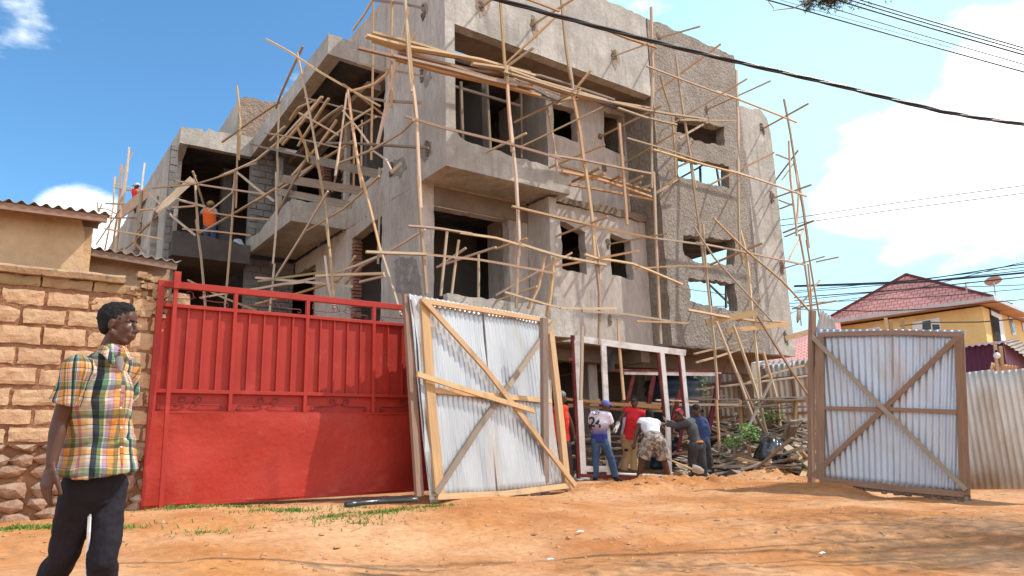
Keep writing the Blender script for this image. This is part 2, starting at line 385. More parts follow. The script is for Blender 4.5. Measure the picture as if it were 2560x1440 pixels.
bpart('end_wall',MT['concrete'],lambda mb:panel(mb,'Y',YF+.03,[(16.93,3.37),(18.36,3.37),(18.42,10.2),(18.3,10.68),(18.0,10.86),(16.93,10.66)],[],.26,oj=[.01,.01,.02,.03,.03,.003]),label='pale smooth end wall')
# recessed window walls
bpart('window_wall',MT['concrete2'],lambda mb:panel(mb,'Y',12.25,[(9.85,3.36),(13.2,3.36),(13.2,6.62),(9.85,6.62)],
   [[(10.37,5.04),(11.13,4.99),(11.13,6.02),(10.39,6.2)],[(11.93,5.09),(12.66,5.04),(12.66,6.05),(11.95,6.15)],],.24,hj=.02),label='lower recessed wall with two dark window holes')
bpart('window_wall',MT['concrete2'],lambda mb:panel(mb,'Y',12.7,[(10.3,6.66),(13.2,6.66),(13.2,9.9),(10.3,9.9)],
   [[(10.68,8.62),(11.47,8.58),(11.47,9.5),(10.69,9.45)],[(12.39,8.66),(13.14,8.6),(13.14,9.75),(12.41,9.72)]],.24,hj=.02),label='upper recessed wall with two dark window holes')
bpart('wall_return',MT['concrete2'],[lambda mb:panel(mb,'X',9.85,rect(12.0,14.5,3.56,6.62),[],.22,oj=.008),lambda mb:panel(mb,'X',10.3,rect(12.5,14.5,6.9,9.89),[],.2,oj=.008)])
# lower storey front (behind the balcony line): corner column, lintel, pier
bpart('lower_front_wall',MT['concrete2'],lambda mb:panel(mb,'Y',12.82,[(X0+.003,3.4),(7.32,3.4),(7.34,6.18),(9.3,6.2),(9.3,3.6),(9.84,3.6),(9.84,6.86),(X0+.003,6.86)],[],.24,oj=.012))
bpart('brown_beam',MT['soffit'],[lambda mb:mb.box(7.345,9.83,12.785,12.815,6.205,6.628),lambda mb:mb.box(7.25,13.2,YF+.25,12.68,9.97,10.05)])
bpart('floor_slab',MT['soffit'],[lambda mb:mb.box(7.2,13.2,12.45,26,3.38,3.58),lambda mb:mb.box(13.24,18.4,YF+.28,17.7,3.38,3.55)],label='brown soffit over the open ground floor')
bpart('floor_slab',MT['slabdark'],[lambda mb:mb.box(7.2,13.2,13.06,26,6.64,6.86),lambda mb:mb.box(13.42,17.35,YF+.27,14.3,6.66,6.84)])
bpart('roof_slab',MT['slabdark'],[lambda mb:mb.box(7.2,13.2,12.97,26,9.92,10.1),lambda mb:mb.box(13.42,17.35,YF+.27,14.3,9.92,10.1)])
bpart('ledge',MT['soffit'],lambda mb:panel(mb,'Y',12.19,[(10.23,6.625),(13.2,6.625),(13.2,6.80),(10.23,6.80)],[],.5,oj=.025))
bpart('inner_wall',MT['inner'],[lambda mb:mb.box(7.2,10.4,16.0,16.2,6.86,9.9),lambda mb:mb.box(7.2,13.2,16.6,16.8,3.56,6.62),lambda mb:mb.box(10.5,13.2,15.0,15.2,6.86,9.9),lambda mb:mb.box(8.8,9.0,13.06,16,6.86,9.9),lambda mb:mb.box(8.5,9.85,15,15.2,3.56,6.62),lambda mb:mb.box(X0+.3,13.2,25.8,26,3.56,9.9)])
# left facade
def leftwall(mb):
    panel(mb,'X',X0,[(YF+.003,6.64),(16.9,6.64),(16.9,7.45),(14.56,7.6),(14.53,9.9),(20.4,9.6),(20.4,12.1),(YF+.003,12.12)],[],.24,oj=[.002,.01,.02,.03,.01,.01,.012,.003])
    panel(mb,'X',X0,[(12.815,3.4),(14.62,3.4),(14.58,6.42),(16.3,6.30),(16.3,3.4),(18.75,3.4),(18.75,6.2),(20.42,6.26),(20.42,6.632),(12.815,6.632)],[],.24,oj=.02)
bpart('side_wall',MT['concrete2'],leftwall)
MT['brickred']=mat('red_jamb_brick',(.30,.13,.085),(.21,.09,.06),6,.95,.5,20,c3=(.26,.2,.16),s3=4)
def jamb(x0,y0,z0,z1):
    def f(mb):
        z=z0
        while z<z1-.06:
            mb.box(x0+R_.uniform(-.02,.02),x0+.2,y0+R_.uniform(-.02,.02)-.18,y0+.16+R_.uniform(-.02,.02),z,z+.065,j=.004); z+=.085
    return f
bpart('brick_jamb',MT['brickred'],[jamb(*a) for a in ((6.99,16.34,3.6,6.28),(6.99,16.95,6.9,9.6),(6.99,18.55,6.9,9.4),(7.0,18.8,3.6,6.15))])
bpart('side_inner_wall',MT['inner'],[lambda mb:mb.box(7.25,9.8,17.1,17.3,6.87,9.9),lambda mb:mb.box(7.25,9.8,19.2,19.4,6.87,9.9),lambda mb:mb.box(7.25,9.3,16.9,17.0,3.56,6.6)])
bpart('side_post',MT['concrete'],[lambda mb:mb.box(6.9,7.02,16.62,16.76,6.9,9.7),lambda mb:mb.box(6.2,6.32,19.9,20.05,6.9,9.6)])
def lbalc(mb):
    panel(mb,'X',5.52,[(16.63,6.632),(20.44,6.632),(20.44,7.1),(19.2,7.0),(18.2,7.22),(16.63,7.2)],[],.12,oj=[.002,.003,.03,.03,.03,.002])
    panel(mb,'Y',16.632,[(5.644,6.634),(6.96,6.634),(6.96,7.22),(5.644,7.19)],[],.12,oj=[.001,.003,.02,.001])
    mb.box(5.645,6.965,16.755,20.43,6.72,6.83)
bpart('side_balcony',MT['concrete'],lbalc)
def canopy(mb):
    panel(mb,'X',5.52,[(14.5,10.06),(20.35,9.66),(20.4,10.2),(14.5,10.58)],[],.14,oj=[.003,.003,.025,.003])
    panel(mb,'Y',14.502,[(5.664,10.06),(6.96,10.04),(6.96,10.5),(5.664,10.58)],[],.14,oj=[.003,.003,.025,.003])
    panel(mb,'X',5.664,[(14.645,10.062),(20.3,9.662),(20.3,9.9),(14.645,10.3)],[],.2,oj=.002)
bpart('canopy',MT['concrete'],canopy)
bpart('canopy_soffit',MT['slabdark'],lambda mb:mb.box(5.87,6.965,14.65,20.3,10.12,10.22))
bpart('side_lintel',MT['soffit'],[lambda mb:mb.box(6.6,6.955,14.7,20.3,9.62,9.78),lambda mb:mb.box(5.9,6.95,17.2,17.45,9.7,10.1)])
def blocks(mb,x0,x1,y,z0,z1,ch=.2,bl=.42,out=.03):
    z=z0;k=0
    while z<z1-.02:
        x=x0-(bl/2 if k%2 else 0)
        while x<x1:
            a=max(x,x0)+.012; b=min(x+bl,x1)-.012
            if b-a>.05: mb.box(a,b,y-R_.uniform(0,out),y+.18,z+.012,min(z+ch,z1)-.008,j=.006)
            x+=bl
        z+=ch;k+=1
    mb.box(x0+.01,x1-.01,y+.02,y+.2,z0,z1)
MT['block']=mat('grey_block',(.25,.235,.22),(.17,.16,.15),2.4,.95,.6,20,bdist=.03)
bpart('block_wall',MT['block'],[lambda mb:blocks(mb,5.55,6.95,20.46,3.0,6.6),lambda mb:blocks(mb,5.56,6.95,20.46,7.1,10.1)])
# left wing
LX=3.57;LY=20.3
def lwing(mb):
    panel(mb,'Y',LY,[(LX,9.61),(5.515,9.62),(5.515,10.24),(4.5,10.16),(4.3,10.2),(4.2,10.05),(4.12,10.12),(LX,10.08)],[],.2,oj=[.003,.003,.02,.02,.02,.02,.02,.003])
    panel(mb,'X',LX-.004,[(LY,9.6),(21.0,9.35),(21.1,3.2),(38,3.2),(38,10.15),(LY,10.08)],
          [[(22.6,6.6),(23.3,6.5),(23.9,7.1),(24.0,8.2),(23.2,9.0),(22.8,8.6)],[(25.6,6.6),(27.2,6.4),(27.3,8.2),(25.8,9.2)],[(29,6.4),(31.4,6.4),(31.4,9.2),(30,9.0)]],.22,oj=[.003,.01,.01,.01,.03,.01],hj=.06)
bpart('wing_wall',MT['concrete'],lwing,label='left wing shell with ragged openings')
bpart('wing_pier',MT['block'],[lambda mb:blocks(mb,3.36,3.56,20.32,3.2,9.5,.22,.3,.02)])
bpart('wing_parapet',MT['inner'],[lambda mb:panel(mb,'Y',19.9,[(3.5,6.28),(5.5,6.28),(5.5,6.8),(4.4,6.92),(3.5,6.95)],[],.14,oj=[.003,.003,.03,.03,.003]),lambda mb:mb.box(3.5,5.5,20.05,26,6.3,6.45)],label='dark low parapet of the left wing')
bpart('wing_roof_slab',MT['slabdark'],lambda mb:mb.box(3.8,6.9,20.5,30,9.66,9.8))
bpart('wing_inner_wall',MT['inner'],[lambda mb:panel(mb,'Y',24.2,rect(3.8,8.0,3.2,9.66),[rect(5.4,6.0,6.46,8.7)],.2,hj=.01),lambda mb:mb.box(5.05,5.4,21.5,21.8,6.45,9.6),lambda mb:mb.box(3.8,7,27,27.2,3.2,9.6)])
bpart('stair_head',MT['coarse'],lambda mb:panel(mb,'Y',20.75,[(5.2,10.1),(6.95,10.1),(6.95,11.75),(5.35,11.72),(5.2,11.55)],[],.15,oj=[.003,.003,.03,.05,.02]))
bpart('stair_head_side',MT['concrete'],lambda mb:panel(mb,'X',5.19,[(20.8,9.9),(30,9.9),(30,11.1),(20.8,11.6)],[],.16,oj=[.01,.01,.02,.02]))
# open ground floor
def cols():
    out=[]
    def bx(*a): out.append(lambda mb:mb.box(*a))
    for q,Y,w_ in (((1885,890),13.2,.36),((1622,900),14.4,.36),((1480,900),13.6,.3)):
        p=PY(*q,Y); bx(p.x-w_/2,p.x+w_/2,Y,Y+w_,.2,3.38)
    for x,y in ((7.3,13.0),(10.2,15.5),(13.3,18),(16.6,17),(9.9,12.6)): bx(x,x+.3,y,y+.3,.2,3.38)
    return out
bpart('column',MT['concrete2'],cols())
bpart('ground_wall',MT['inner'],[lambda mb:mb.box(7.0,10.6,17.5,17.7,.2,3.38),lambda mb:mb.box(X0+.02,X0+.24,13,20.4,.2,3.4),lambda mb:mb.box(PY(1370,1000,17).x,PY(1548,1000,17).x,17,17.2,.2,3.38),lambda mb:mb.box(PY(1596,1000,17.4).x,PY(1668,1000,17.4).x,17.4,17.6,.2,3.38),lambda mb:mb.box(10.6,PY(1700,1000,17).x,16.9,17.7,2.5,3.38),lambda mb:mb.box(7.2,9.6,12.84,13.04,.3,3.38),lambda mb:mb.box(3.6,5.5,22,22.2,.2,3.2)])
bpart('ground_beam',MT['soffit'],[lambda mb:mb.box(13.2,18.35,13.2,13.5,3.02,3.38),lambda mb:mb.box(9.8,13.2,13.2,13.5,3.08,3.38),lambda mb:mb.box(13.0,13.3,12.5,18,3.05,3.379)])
# putlog holes: crumbled edges round each pole end
def crumb(c,ax,n,s):
    def f(mb):
        r=random.Random(int(c.x*100)+int(c.z*37))
        for i in range(n):
            q=r.uniform(0,6.28); d=r.uniform(.3,1)*s
            a,b=d*math.cos(q)*.55,d*math.sin(q)*1.3; e=r.uniform(.012,.035)
            p=c+(Vector((a,-.005,b)) if ax=='Y' else Vector((-.005,a,b)))
            mb.box(p.x-e,p.x+e,p.y-(.016 if ax=='Y' else e),p.y+(.016 if ax=='Y' else e),p.z-e,p.z+e,j=.008)
    return f
MT['crumb']=mat('crumbled_render',(.22,.165,.12),(.12,.085,.06),9,.95,.5,30)
bpart('crumbled_hole',MT['crumb'],[crumb(PY(*q,YF),'Y',18,.11) for q in ((1204,18),(1333,62),(1535,140),(1765,275),(1645,96))]+[crumb(PY(*q,YF+.03),'Y',26,.16) for q in ((1905,322),(1930,495),(1955,670),(1965,845))]
  +[crumb(PY(*q,12.25),'Y',16,.1) for q in ((1375,595),(1520,610),(1525,800))]+[crumb(PY(*q,12.7),'Y',16,.1) for q in ((1500,340),(1510,420))]+[crumb(PX(*q,X0),'X',26,.14) for q in ((1060,30),(1055,185),(1070,370),(980,425))])
MT['soot']=mat('dark_rough_patch',(.34,.30,.265),(.22,.195,.17),7,.95,.9,22,c3=(.46,.41,.36),s3=5,bdist=.05)
MT['chip']=mat('chipped_brown_patch',(.36,.28,.21),(.24,.18,.13),8,.95,.9,26,c3=(.46,.41,.35),s3=6,bdist=.04)
def spot(axis,pos,pts,f):
    P=[f(x,y) for x,y in pts]; return lambda mb:panel(mb,axis,pos,[((p.x if axis=='Y' else p.y),p.z) for p in P],[],.012,oj=.035,step=.06)
XF=lambda x,y:PX(x,y,X0); YFf=lambda x,y:PY(x,y,YF)
bpart('dark_patch',MT['soot'],[spot('X',X0-.008,p,XF) for p in ([(985,650),(1010,640),(1038,648),(1052,700),(1056,745),(1015,752),(992,720)],[(1050,172),(1076,168),(1080,190),(1066,222),(1052,205)],[(1052,360),(1078,355),(1082,380),(1062,408),(1046,392)],[(985,398),(1010,396),(1018,420),(1000,445),(978,440)],[(1058,5),(1068,2),(1070,28),(1060,38)])])
bpart('chipped_patch',MT['chip'],[spot('Y',YF-.008,p,YFf) for p in ([(1190,-4),(1222,-2),(1224,28),(1204,44),(1192,22)],[(1328,36),(1346,48),(1345,88),(1334,98),(1326,66)],[(1530,120),(1542,128),(1548,150),(1540,174),(1530,160)])])
# window bars of timber standing inside the see-through openings
def intprops():
    out=[]
    def bm(*a): out.append(lambda mb:mb.beam(*a))
    for a,b,Y in (((1152,205),(1157,365),12.2),((1217,212),(1226,385),12.3),((1302,225),(1303,395),12.6),((1737,300),(1742,345),13),((1750,415),(1752,465),13),((1790,410),(1800,470),13.2),((1770,700),(1778,765),13),((1815,700),(1815,770),13.4)):
        bm([PY(*a,Y),PY(*b,Y)],.055,.055)
    for a,b,Y in (((1133,215),(1300,265),12.25),((1700,445),(1790,395),13.1),((1725,665),(1840,775),13.6),((1690,470),(1830,478),12.6)): bm([PY(*a,Y),PY(*b,Y)],.05,.05)
    return out
bpart('inner_prop',MT['woodgrey'],intprops())
# ---------------------------------------------------------------- corrugated sheet
def PP(x,y,p0,n):
    d=ray(x,y); return CAM+d*((p0-CAM).dot(n)/d.dot(n))
def corr(mb,A,B,C,D,pitch=.076,amp=.009,off=0,rows=10,jag=0,seg=8,dent=.0):
    "corrugated sheet A(bottom left) B(bottom right) C(top right) D(top left), ribs run A->D"
    A,B,C,D=map(Vector,(A,B,C,D)); nrm=(B-A).cross(D-A).normalized(); W=(B-A).length; n=max(8,int(W/pitch*seg)); vs=[]
    jg=[R_.uniform(-1,1)*jag for _ in range(n//seg+2)]
    for j in range(rows+1):
        t=j/rows
        for i in range(n+1):
            s=i/n; p=(A.lerp(B,s)).lerp(D.lerp(C,s),t)
            ph=s*W/pitch*2*math.pi
            p=p+nrm*(off+amp*math.sin(ph)+dent*noise.noise(Vector((s*W*1.3,t*3,off*9+W))))
            if jag and j==0: p=p+(A-D).normalized()*jg[i//seg]
            vs.append(p)
    m=n+1
    mb.add(vs,[(j*m+i,j*m+i+1,(j+1)*m+i+1,(j+1)*m+i) for j in range(rows) for i in range(n)])
def zinc(name,c1,c2,c3,rough=.38,metal=.75,s3=1.2,t3=(.5,.7),stretch=(1,1,.25)):
    return mat(name,c1,c2,3,rough,.15,18,c3=c3,s3=s3,t3=t3,metal=metal,stretch=stretch,bdist=.01)
MT['zinc']=zinc('galvanised_sheet',(.55,.55,.54),(.42,.42,.42),(.46,.34,.22),.45,.5,1.2,(.5,.7),(1,1,.25))
MT['zinc2']=zinc('dusty_galvanised_sheet',(.56,.62,.70),(.45,.50,.57),(.45,.33,.24),.45,.5,2.0,(.55,.8))
MT['zincold']=zinc('old_rusty_sheet',(.36,.31,.27),(.26,.22,.19),(.24,.14,.09),.6,.3)
MT['fencezinc']=zinc('beige_fence_sheet',(.72,.68,.62),(.62,.57,.51),(.40,.27,.17),.55,.25)
MT['red']=mat('red_gate_paint',(.39,.034,.021),(.32,.027,.018),1.3,.5,.15,1.6,c3=(.44,.07,.045),s3=3,t3=(.55,.8),spec=.25,bdist=.05,mud=.10)
MT['redsheet']=mat('red_dented_sheet',(.42,.038,.021),(.33,.028,.018),1.0,.5,.45,1.0,c3=(.45,.09,.055),s3=2.4,t3=(.58,.85),spec=.25,bdist=.11,mud=.22)
MT['redwire']=mat('dark_red_wire',(.20,.03,.028),(.12,.02,.02),3,.5,0)
# ---------------------------------------------------------------- red gate
GY=9.19
gate=thing('sliding_gate','wide red steel sliding gate with ribbed panels and scroll work beside the block wall','gate',PY(700,1262,GY))
def zc(x,y): return PY(x,y,GY).z
def xc(x,y): return PY(x,y,GY).x
z_top=zc(589,727); z_r2=zc(589,777); z_r3=zc(575,981); z_r4=zc(575,1032); z_b=zc(411,1262)
xl=xc(372,1000); xs=[xl]+[xc(q,985) for q in (576,762,932,1110)]
def gp_(name,m,fn,**k):
    mb=MB(); fn(mb); return mb.build(name,m,gate,**k)
gp_('top_rail',MT['red'],lambda mb:mb.box(xl,xs[-1],GY-.02,GY+.04,z_top-.04,z_top+.04),bevel=.004)
for zz,hh in ((z_r2,.022),(z_r3,.022),(z_r4,.012)): gp_('rail',MT['red'],lambda mb:mb.box(xl+.07,xs[-1],GY-.022,GY+.035,zz-hh,zz+hh),bevel=.003)
gp_('bottom_rail',MT['red'],lambda mb:mb.box(xl,xs[-1],GY-.018,GY+.03,z_b-.03,z_b+.02),bevel=.004)
for i,x in enumerate(xs):
    wd=.045 if i else .07
    gp_('stile',MT['red'],lambda mb:mb.box(x-(.0 if i==0 else wd/2),x+(wd if i==0 else wd/2),GY-.024,GY+.036,z_b+.021 if i==0 else z_r4+.013,z_top-.041),bevel=.003)
def sheetpanel(mb,x0,x1,z0,z1,y,bulge=.01,th=.004):
    n=24;m=14;vs=[]
    for j in range(m+1):
        for i in range(n+1):
            x=x0+(x1-x0)*i/n;z=z0+(z1-z0)*j/m
            vs.append((x,y+bulge*noise.noise(Vector((x*1.5,z*1.8,y)))*1.5,z))
    mb.add(vs,[(j*(n+1)+i,j*(n+1)+i+1,(j+1)*(n+1)+i+1,(j+1)*(n+1)+i) for j in range(m) for i in range(n)])
gp_('lower_sheet',MT['redsheet'],lambda mb:sheetpanel(mb,xl+.002,xs[-1],z_b+.0,z_r4,GY-.026,.03),smooth=True,label='plain dented red sheet with shadow of the leaning leaf')
for i in range(4):
    gp_('upper_sheet',MT['red'],lambda mb:sheetpanel(mb,xs[i]+.02,xs[i+1]-.02,z_r3+.02,z_r2-.02,GY+.03,.003),smooth=True)
    gp_('band_sheet',MT['red'],lambda mb:sheetpanel(mb,xs[i]+.02,xs[i+1]-.02,z_r4+.01,z_r3-.02,GY+.032,.003),smooth=True)
    for k in range(1,5 if i==0 else 5):
        x=xs[i]+(xs[i+1]-xs[i])*k/5
        gp_('rib',MT['red'],lambda mb:mb.box(x-.011,x+.011,GY-.005,GY+.028,z_r3+.022,z_r2-.022))
def scroll(cx,cz,w_,h_,flip=1,y=GY+.005):
    pts=[]
    # small spiral low at the outside, long shallow arm, larger curl high at the centre
    for k in range(14):
        t=k/13; a=-math.pi*1.6+t*math.pi*1.6+math.pi*.5; r=.012+.02*t
        pts.append((cx-flip*(w_*.42)+flip*(-math.cos(a)*r),cz-h_*.28+math.sin(a)*r))
    pts+= [(cx-flip*w_*.25,cz-h_*.16),(cx-flip*w_*.10,cz-h_*.12),(cx-flip*w_*.02,cz-h_*.02)]
    for k in range(14):
        t=k/13; a=-math.pi*.15+t*math.pi*1.9; r=.045*(1-.72*t)
        pts.append((cx-flip*w_*.12+flip*math.cos(a)*r*1.1,cz+h_*.12+math.sin(a)*r))
    return [Vector((a,y,b)) for a,b in pts]
for i in range(4):
    c=(xs[i]+xs[i+1])/2
    for (z0,z1) in ((z_r4,z_r3),(z_r2,z_top)):
        for f in (1,-1): gp_('scroll',MT['redwire'],lambda mb:mb.tube(scroll(c,(z0+z1)/2,(xs[i+1]-xs[i])*.9,(z1-z0)*.95,f),.0055,5),smooth=True)
gp_('wheel',MT['red'],lambda mb:mb.tube([PY(475,1274,GY+.0)+Vector((0,-.03,0)),PY(475,1274,GY)+Vector((0,.03,0))],.045,16))
pp=thing('gate_prop','square red steel tube leaning upright against the red gate','tube',PY(400,1286,9.02))
mb=MB(); mb.beam([PY(400,1286,9.02),PY(420,990,9.05),PY(441,706,9.09)],.045,.045); mb.build('tube',MT['red'],pp,bevel=.003)
mb=MB(); mb.beam([PY(441,722,9.085),PY(444,680,9.09)],.075,.07); mb.build('bracket',MT['red'],pp,bevel=.003)
# ---------------------------------------------------------------- block wall, left
MT['mudblock']=mat('orange_mud_block',(.60,.375,.22),(.48,.28,.155),2.2,.95,.8,15,c3=(.55,.37,.21),s3=2.6,t3=(.45,.65),bdist=.03,fine=.25)
MT['mudmortar']=mat('red_mud_mortar',(.36,.18,.095),(.25,.115,.06),5,.95,.9,22,c3=(.33,.2,.11),s3=4,bdist=.05)
MT['stone']=mat('field_stone',(.40,.24,.145),(.28,.16,.11),3.5,.9,.8,11,c3=(.45,.33,.24),s3=3,bdist=.05,fine=.3)
MT['coping']=mat('lichen_coping',(.46,.31,.18),(.33,.2,.105),3,.95,.8,16,c3=(.13,.09,.06),s3=9,t3=(.55,.68),bdist=.03)
wall=thing('block_wall','orange mud block wall on rubble stone footing with a cracked coping','wall',(.4,9.2,.45))
wy=9.24; wx0=-3.2; wx1=1.62
mb=MB(); mb.box(wx0,wx1-.02,wy+.03,wy+.26,.2,3.0); mb.build('mortar',MT['mudmortar'],wall)
mb=MB(); z=1.28; k=0; zt=2.98; hh=.2
def rblock(mb,x0,x1,y0,y1,z0,z1,j=.009,c=.010):
    "block with knocked-off edges"
    nx=max(2,int((x1-x0)/.05)); nz=4; vs=[]
    for a in range(nz+1):
        for b in range(nx+1):
            x=x0+(x1-x0)*b/nx; z_=z0+(z1-z0)*a/nz; e=min(b,nx-b,1)*min(a,nz-a,1)
            ex=(0 if 0<b<nx else (1 if b==0 else -1)); ez=(0 if 0<a<nz else (1 if a==0 else -1))
            p=Vector((x,0,z_)); q=noise.noise(Vector((x*9,z_*9,x0*5)))
            vs.append((x+R_.uniform(-j,j)*.8,y0+(0 if e else c*R_.uniform(.5,1.2))+q*.012+R_.uniform(-j,j)*.4,z_+R_.uniform(-j,j)*.7+ (ez*.008*(1+q)) ))
    m=nx+1
    fs=[(a*m+b,a*m+b+1,(a+1)*m+b+1,(a+1)*m+b) for a in range(nz) for b in range(nx)]
    ring=[b for b in range(m)]+[a*m+nx for a in range(1,nz+1)]+[nz*m+b for b in range(nx-1,-1,-1)]+[a*m for a in range(nz-1,0,-1)]
    base=len(vs)
    for r_ in ring: v=vs[r_]; vs.append((v[0],y1,v[2]))
    n=len(ring)
    fs+=[(ring[i],base+i,base+(i+1)%n,ring[(i+1)%n]) for i in range(n)]
    mb.add(vs,fs)
rows=[PY(100,y,wy).z for y in (1110,1066,1019,968,916,866,814,768,722)]
for k in range(len(rows)-1):
    a,b=rows[k],rows[k+1]
    x=wx1-(0.0 if k%2 else .0)-.42*40
    off=.21 if k%2 else 0
    x=wx1-.16-off-.42*11
    while x<wx1-.02:
        x2=min(x+.42,wx1)
        if x2-x>.09: rblock(mb,x+.012,x2-.022,wy-.015+R_.uniform(-.012,.012),wy+.05,a+.014,b-.012+R_.uniform(-.01,.004))
        x+=.42
mb.build('blocks',MT['mudblock'],wall)
mb=MB(); nx_=150; nz_=60; zb=rows[0]-.02; zt_=PY(100,722,wy).z+.02
for j in range(nz_+1):
    for i in range(nx_+1):
        x=-.6+(wx1+.58)*i/nx_; z=zb+(zt_-zb)*j/nz_; mb.v.append((x,wy+.004+.013*noise.fractal(Vector((x*7,z*7,3)),1,2,4)-.012*noise.noise(Vector((x*24,z*24,9))),z))
for j in range(nz_):
    for i in range(nx_): mb.f.append([j*(nx_+1)+i,j*(nx_+1)+i+1,(j+1)*(nx_+1)+i+1,(j+1)*(nx_+1)+i]); mb.uv.append(None); mb.mi.append(0)
mb.build('smeared_mortar',MT['mudmortar'],wall)
mb=MB(); x=wx1-.28-.5*9; a=rows[-1]; b=PY(100,690,wy).z
while x<wx1-.3:
    rblock(mb,x+.01,x+.49,wy-.015,wy+.05,a+.015,b); x+=.5
rblock(mb,wx1-.17,wx1-.01,wy-.03,wy+.1,a+.01,b+.02); rblock(mb,wx1-.35,wx1-.22,wy+.0,wy+.1,a+.01,b-.05)
mb.build('top_course',mat('lichen_block',(.42,.27,.14),(.27,.17,.09),4,.95,.8,15,c3=(.23,.18,.07),s3=3,bdist=.03),wall,label='top course stained by lichen')
mb=MB(); c0=PY(100,690,wy).z
def cope(mb):
    n=46; x0=wx0; x1=PY(312,700,wy).x
    rings=[]
    for i in range(n+1):
        x=x0+(x1-x0)*i/n; t=R_.uniform(-.006,.006)
        rings.append([(x,wy-.07+t,c0+.0+t),(x,wy+.3,c0),(x,wy+.3,c0+.075),(x,wy-.03,c0+.095+t),(x,wy-.085+t,c0+.06+t)])
    vs=[v for r in rings for v in r]
    fs=[(i*5+k,i*5+(k+1)%5,(i+1)*5+(k+1)%5,(i+1)*5+k) for i in range(n) for k in range(5)]+[(4,3,2,1,0),tuple(n*5+k for k in range(5))]
    mb.add(vs,fs)
cope(mb); mb.build('coping',MT['coping'],wall)
mb=MB(); r=random.Random(4)
for i in range(34):   # the broken mortar by the crack near the gate pier
    x=wx1-.40+r.uniform(0,.38); zz=a+r.uniform(-.25,.28); e=r.uniform(.012,.04); mb.box(x-e*1.6,x+e*1.6,wy-.035,wy+.1,zz-e,zz+e,j=.015)
mb.build('crumbled_mortar',MT['coping'],wall)
mb=MB(); r=random.Random(12); zf=rows[0]
x=wx0
yy=.38
while yy<zf-.02:
    x=wx0+r.uniform(0,.2); hgt=r.uniform(.13,.2)
    while x<wx1-.03:
        wd=r.uniform(.16,.34); 
        if x+wd>wx1: wd=wx1-x+.01
        cz_=yy+hgt/2+r.uniform(-.03,.03); n=7; ph=r.uniform(0,6)
        vs=[(x+wd/2+r.uniform(-.03,.03),wy-.05-r.uniform(0,.03),min(cz_,zf-.04)+r.uniform(-.02,.02))]
        for lev,(sc,dy) in enumerate(((.62,-.04),(.93,-.012),(1.0,.04))):
            for k in range(n):
                q=ph+k*6.283/n+ (0 if lev else .0); rr=1+.22*math.sin(k*2.3+ph*3)
                vs.append((x+wd/2+math.cos(q)*wd*.5*sc*rr,wy+dy,min(cz_+math.sin(q)*hgt*.5*sc*rr,zf-.005)))
        fs=[(0,1+k,1+(k+1)%n) for k in range(n)]+[(1+l*n+k,1+(l+1)*n+k,1+(l+1)*n+(k+1)%n,1+l*n+(k+1)%n) for l in range(2) for k in range(n)]
        mb.add(vs,fs); x+=wd*.98
    yy+=hgt*.9
mb.build('stone_footing',MT['stone'],wall)
# pier remains behind the gate
pb=thing('block_pier','orange block pier stub rising behind the red gate beside the wall','pier',PY(460,900,9.62))
p0=PY(436,700,9.5); p1=PY(479,700,9.5)
mb=MB()
for k,yy in enumerate((730,790,850)): rblock(mb,p0.x,p1.x,9.5,9.75,PY(450,yy+58,9.5).z,PY(450,yy,9.5).z-.01)
mb.build('pier_blocks',MT['mudblock'],pb)
mb=MB(); mb.box(p0.x-.16,p0.x-.01,9.55,9.75,.4,2.95,j=.01); mb.build('broken_core',MT['stone'],pb)
# ---------------------------------------------------------------- mud houses behind the wall
MT['mudplaster']=mat('orange_mud_plaster',(.66,.44,.25),(.56,.35,.19),1.3,.95,.6,10,c3=(.30,.155,.08),s3=1.4,t3=(.56,.75),bdist=.03,fine=.2)
MT['mudplaster2']=mat('beige_mud_plaster',(.52,.37,.24),(.43,.29,.18),1.3,.95,.6,10,c3=(.30,.155,.08),s3=1.6,t3=(.55,.75),bdist=.03,fine=.2)
def mudhouse(Y,label,m,wallpx,eL,eR,drop,lab2,slope=.22,back=4.0,ext=0):
    base=PY(*wallpx[0],Y); t=thing('mud_house',label,'house',(base.x,Y,.4),)
    pts=[PY(*q,Y) for q in wallpx]
    mb=MB(); panel(mb,'Y',Y,[(p.x,p.z) for p in pts],[],.2,oj=.012); mb.build('front_wall',m,t)
    xr=max(p.x for p in pts); zt=pts[1].z
    mb=MB(); panel(mb,'X',xr-.2,[(Y+.201,.4),(Y+back,.4),(Y+back,zt+slope*back*.8),(Y+.201,zt)],[],.2,oj=.01); mb.build('side_wall',m,t)
    A=PY(*eL,Y-.35); B=PY(*eR,Y-.35); A=Vector((-4.5,A.y,A.z+(A.z-B.z)/(B.x-A.x)*(A.x+4.5)*0)) if ext else A
    up_=Vector((0,back+.6,slope*back))
    mb=MB(); corr(mb,A,B,B+up_,A+up_,pitch=.13,amp=.022,rows=4); o=mb.build('roof',MT['zincold'],t,smooth=True); s=o.modifiers.new('th','SOLIDIFY'); s.thickness=.008
    mb=MB(); d=Vector((0,.06,-.07)); mb.beam([A+d,B+d+Vector((-.04,0,0))],.06,.09); mb.build('eave_beam',MT['wooddark'],t)
    for k in (1,2): 
        mb=MB(); q=up_*k*.22; mb.beam([A+d+q,B+d+q+Vector((-.04,0,0))],.06,.09); mb.build('purlin',MT['wooddark'],t)
    return t
mudhouse(10.75,'taller orange plastered mud house behind the block wall','' or MT['mudplaster'],[(-160,900),(-160,505),(204,548),(211,570),(203,900)],(-160,489),(279,534),0,'',ext=1)
mudhouse(11.3,'lower beige mud house with rusty eave beside the taller mud house',MT['mudplaster2'],[(150,900),(150,616),(418,660),(414,900)],(160,605),(452,655),0,'')
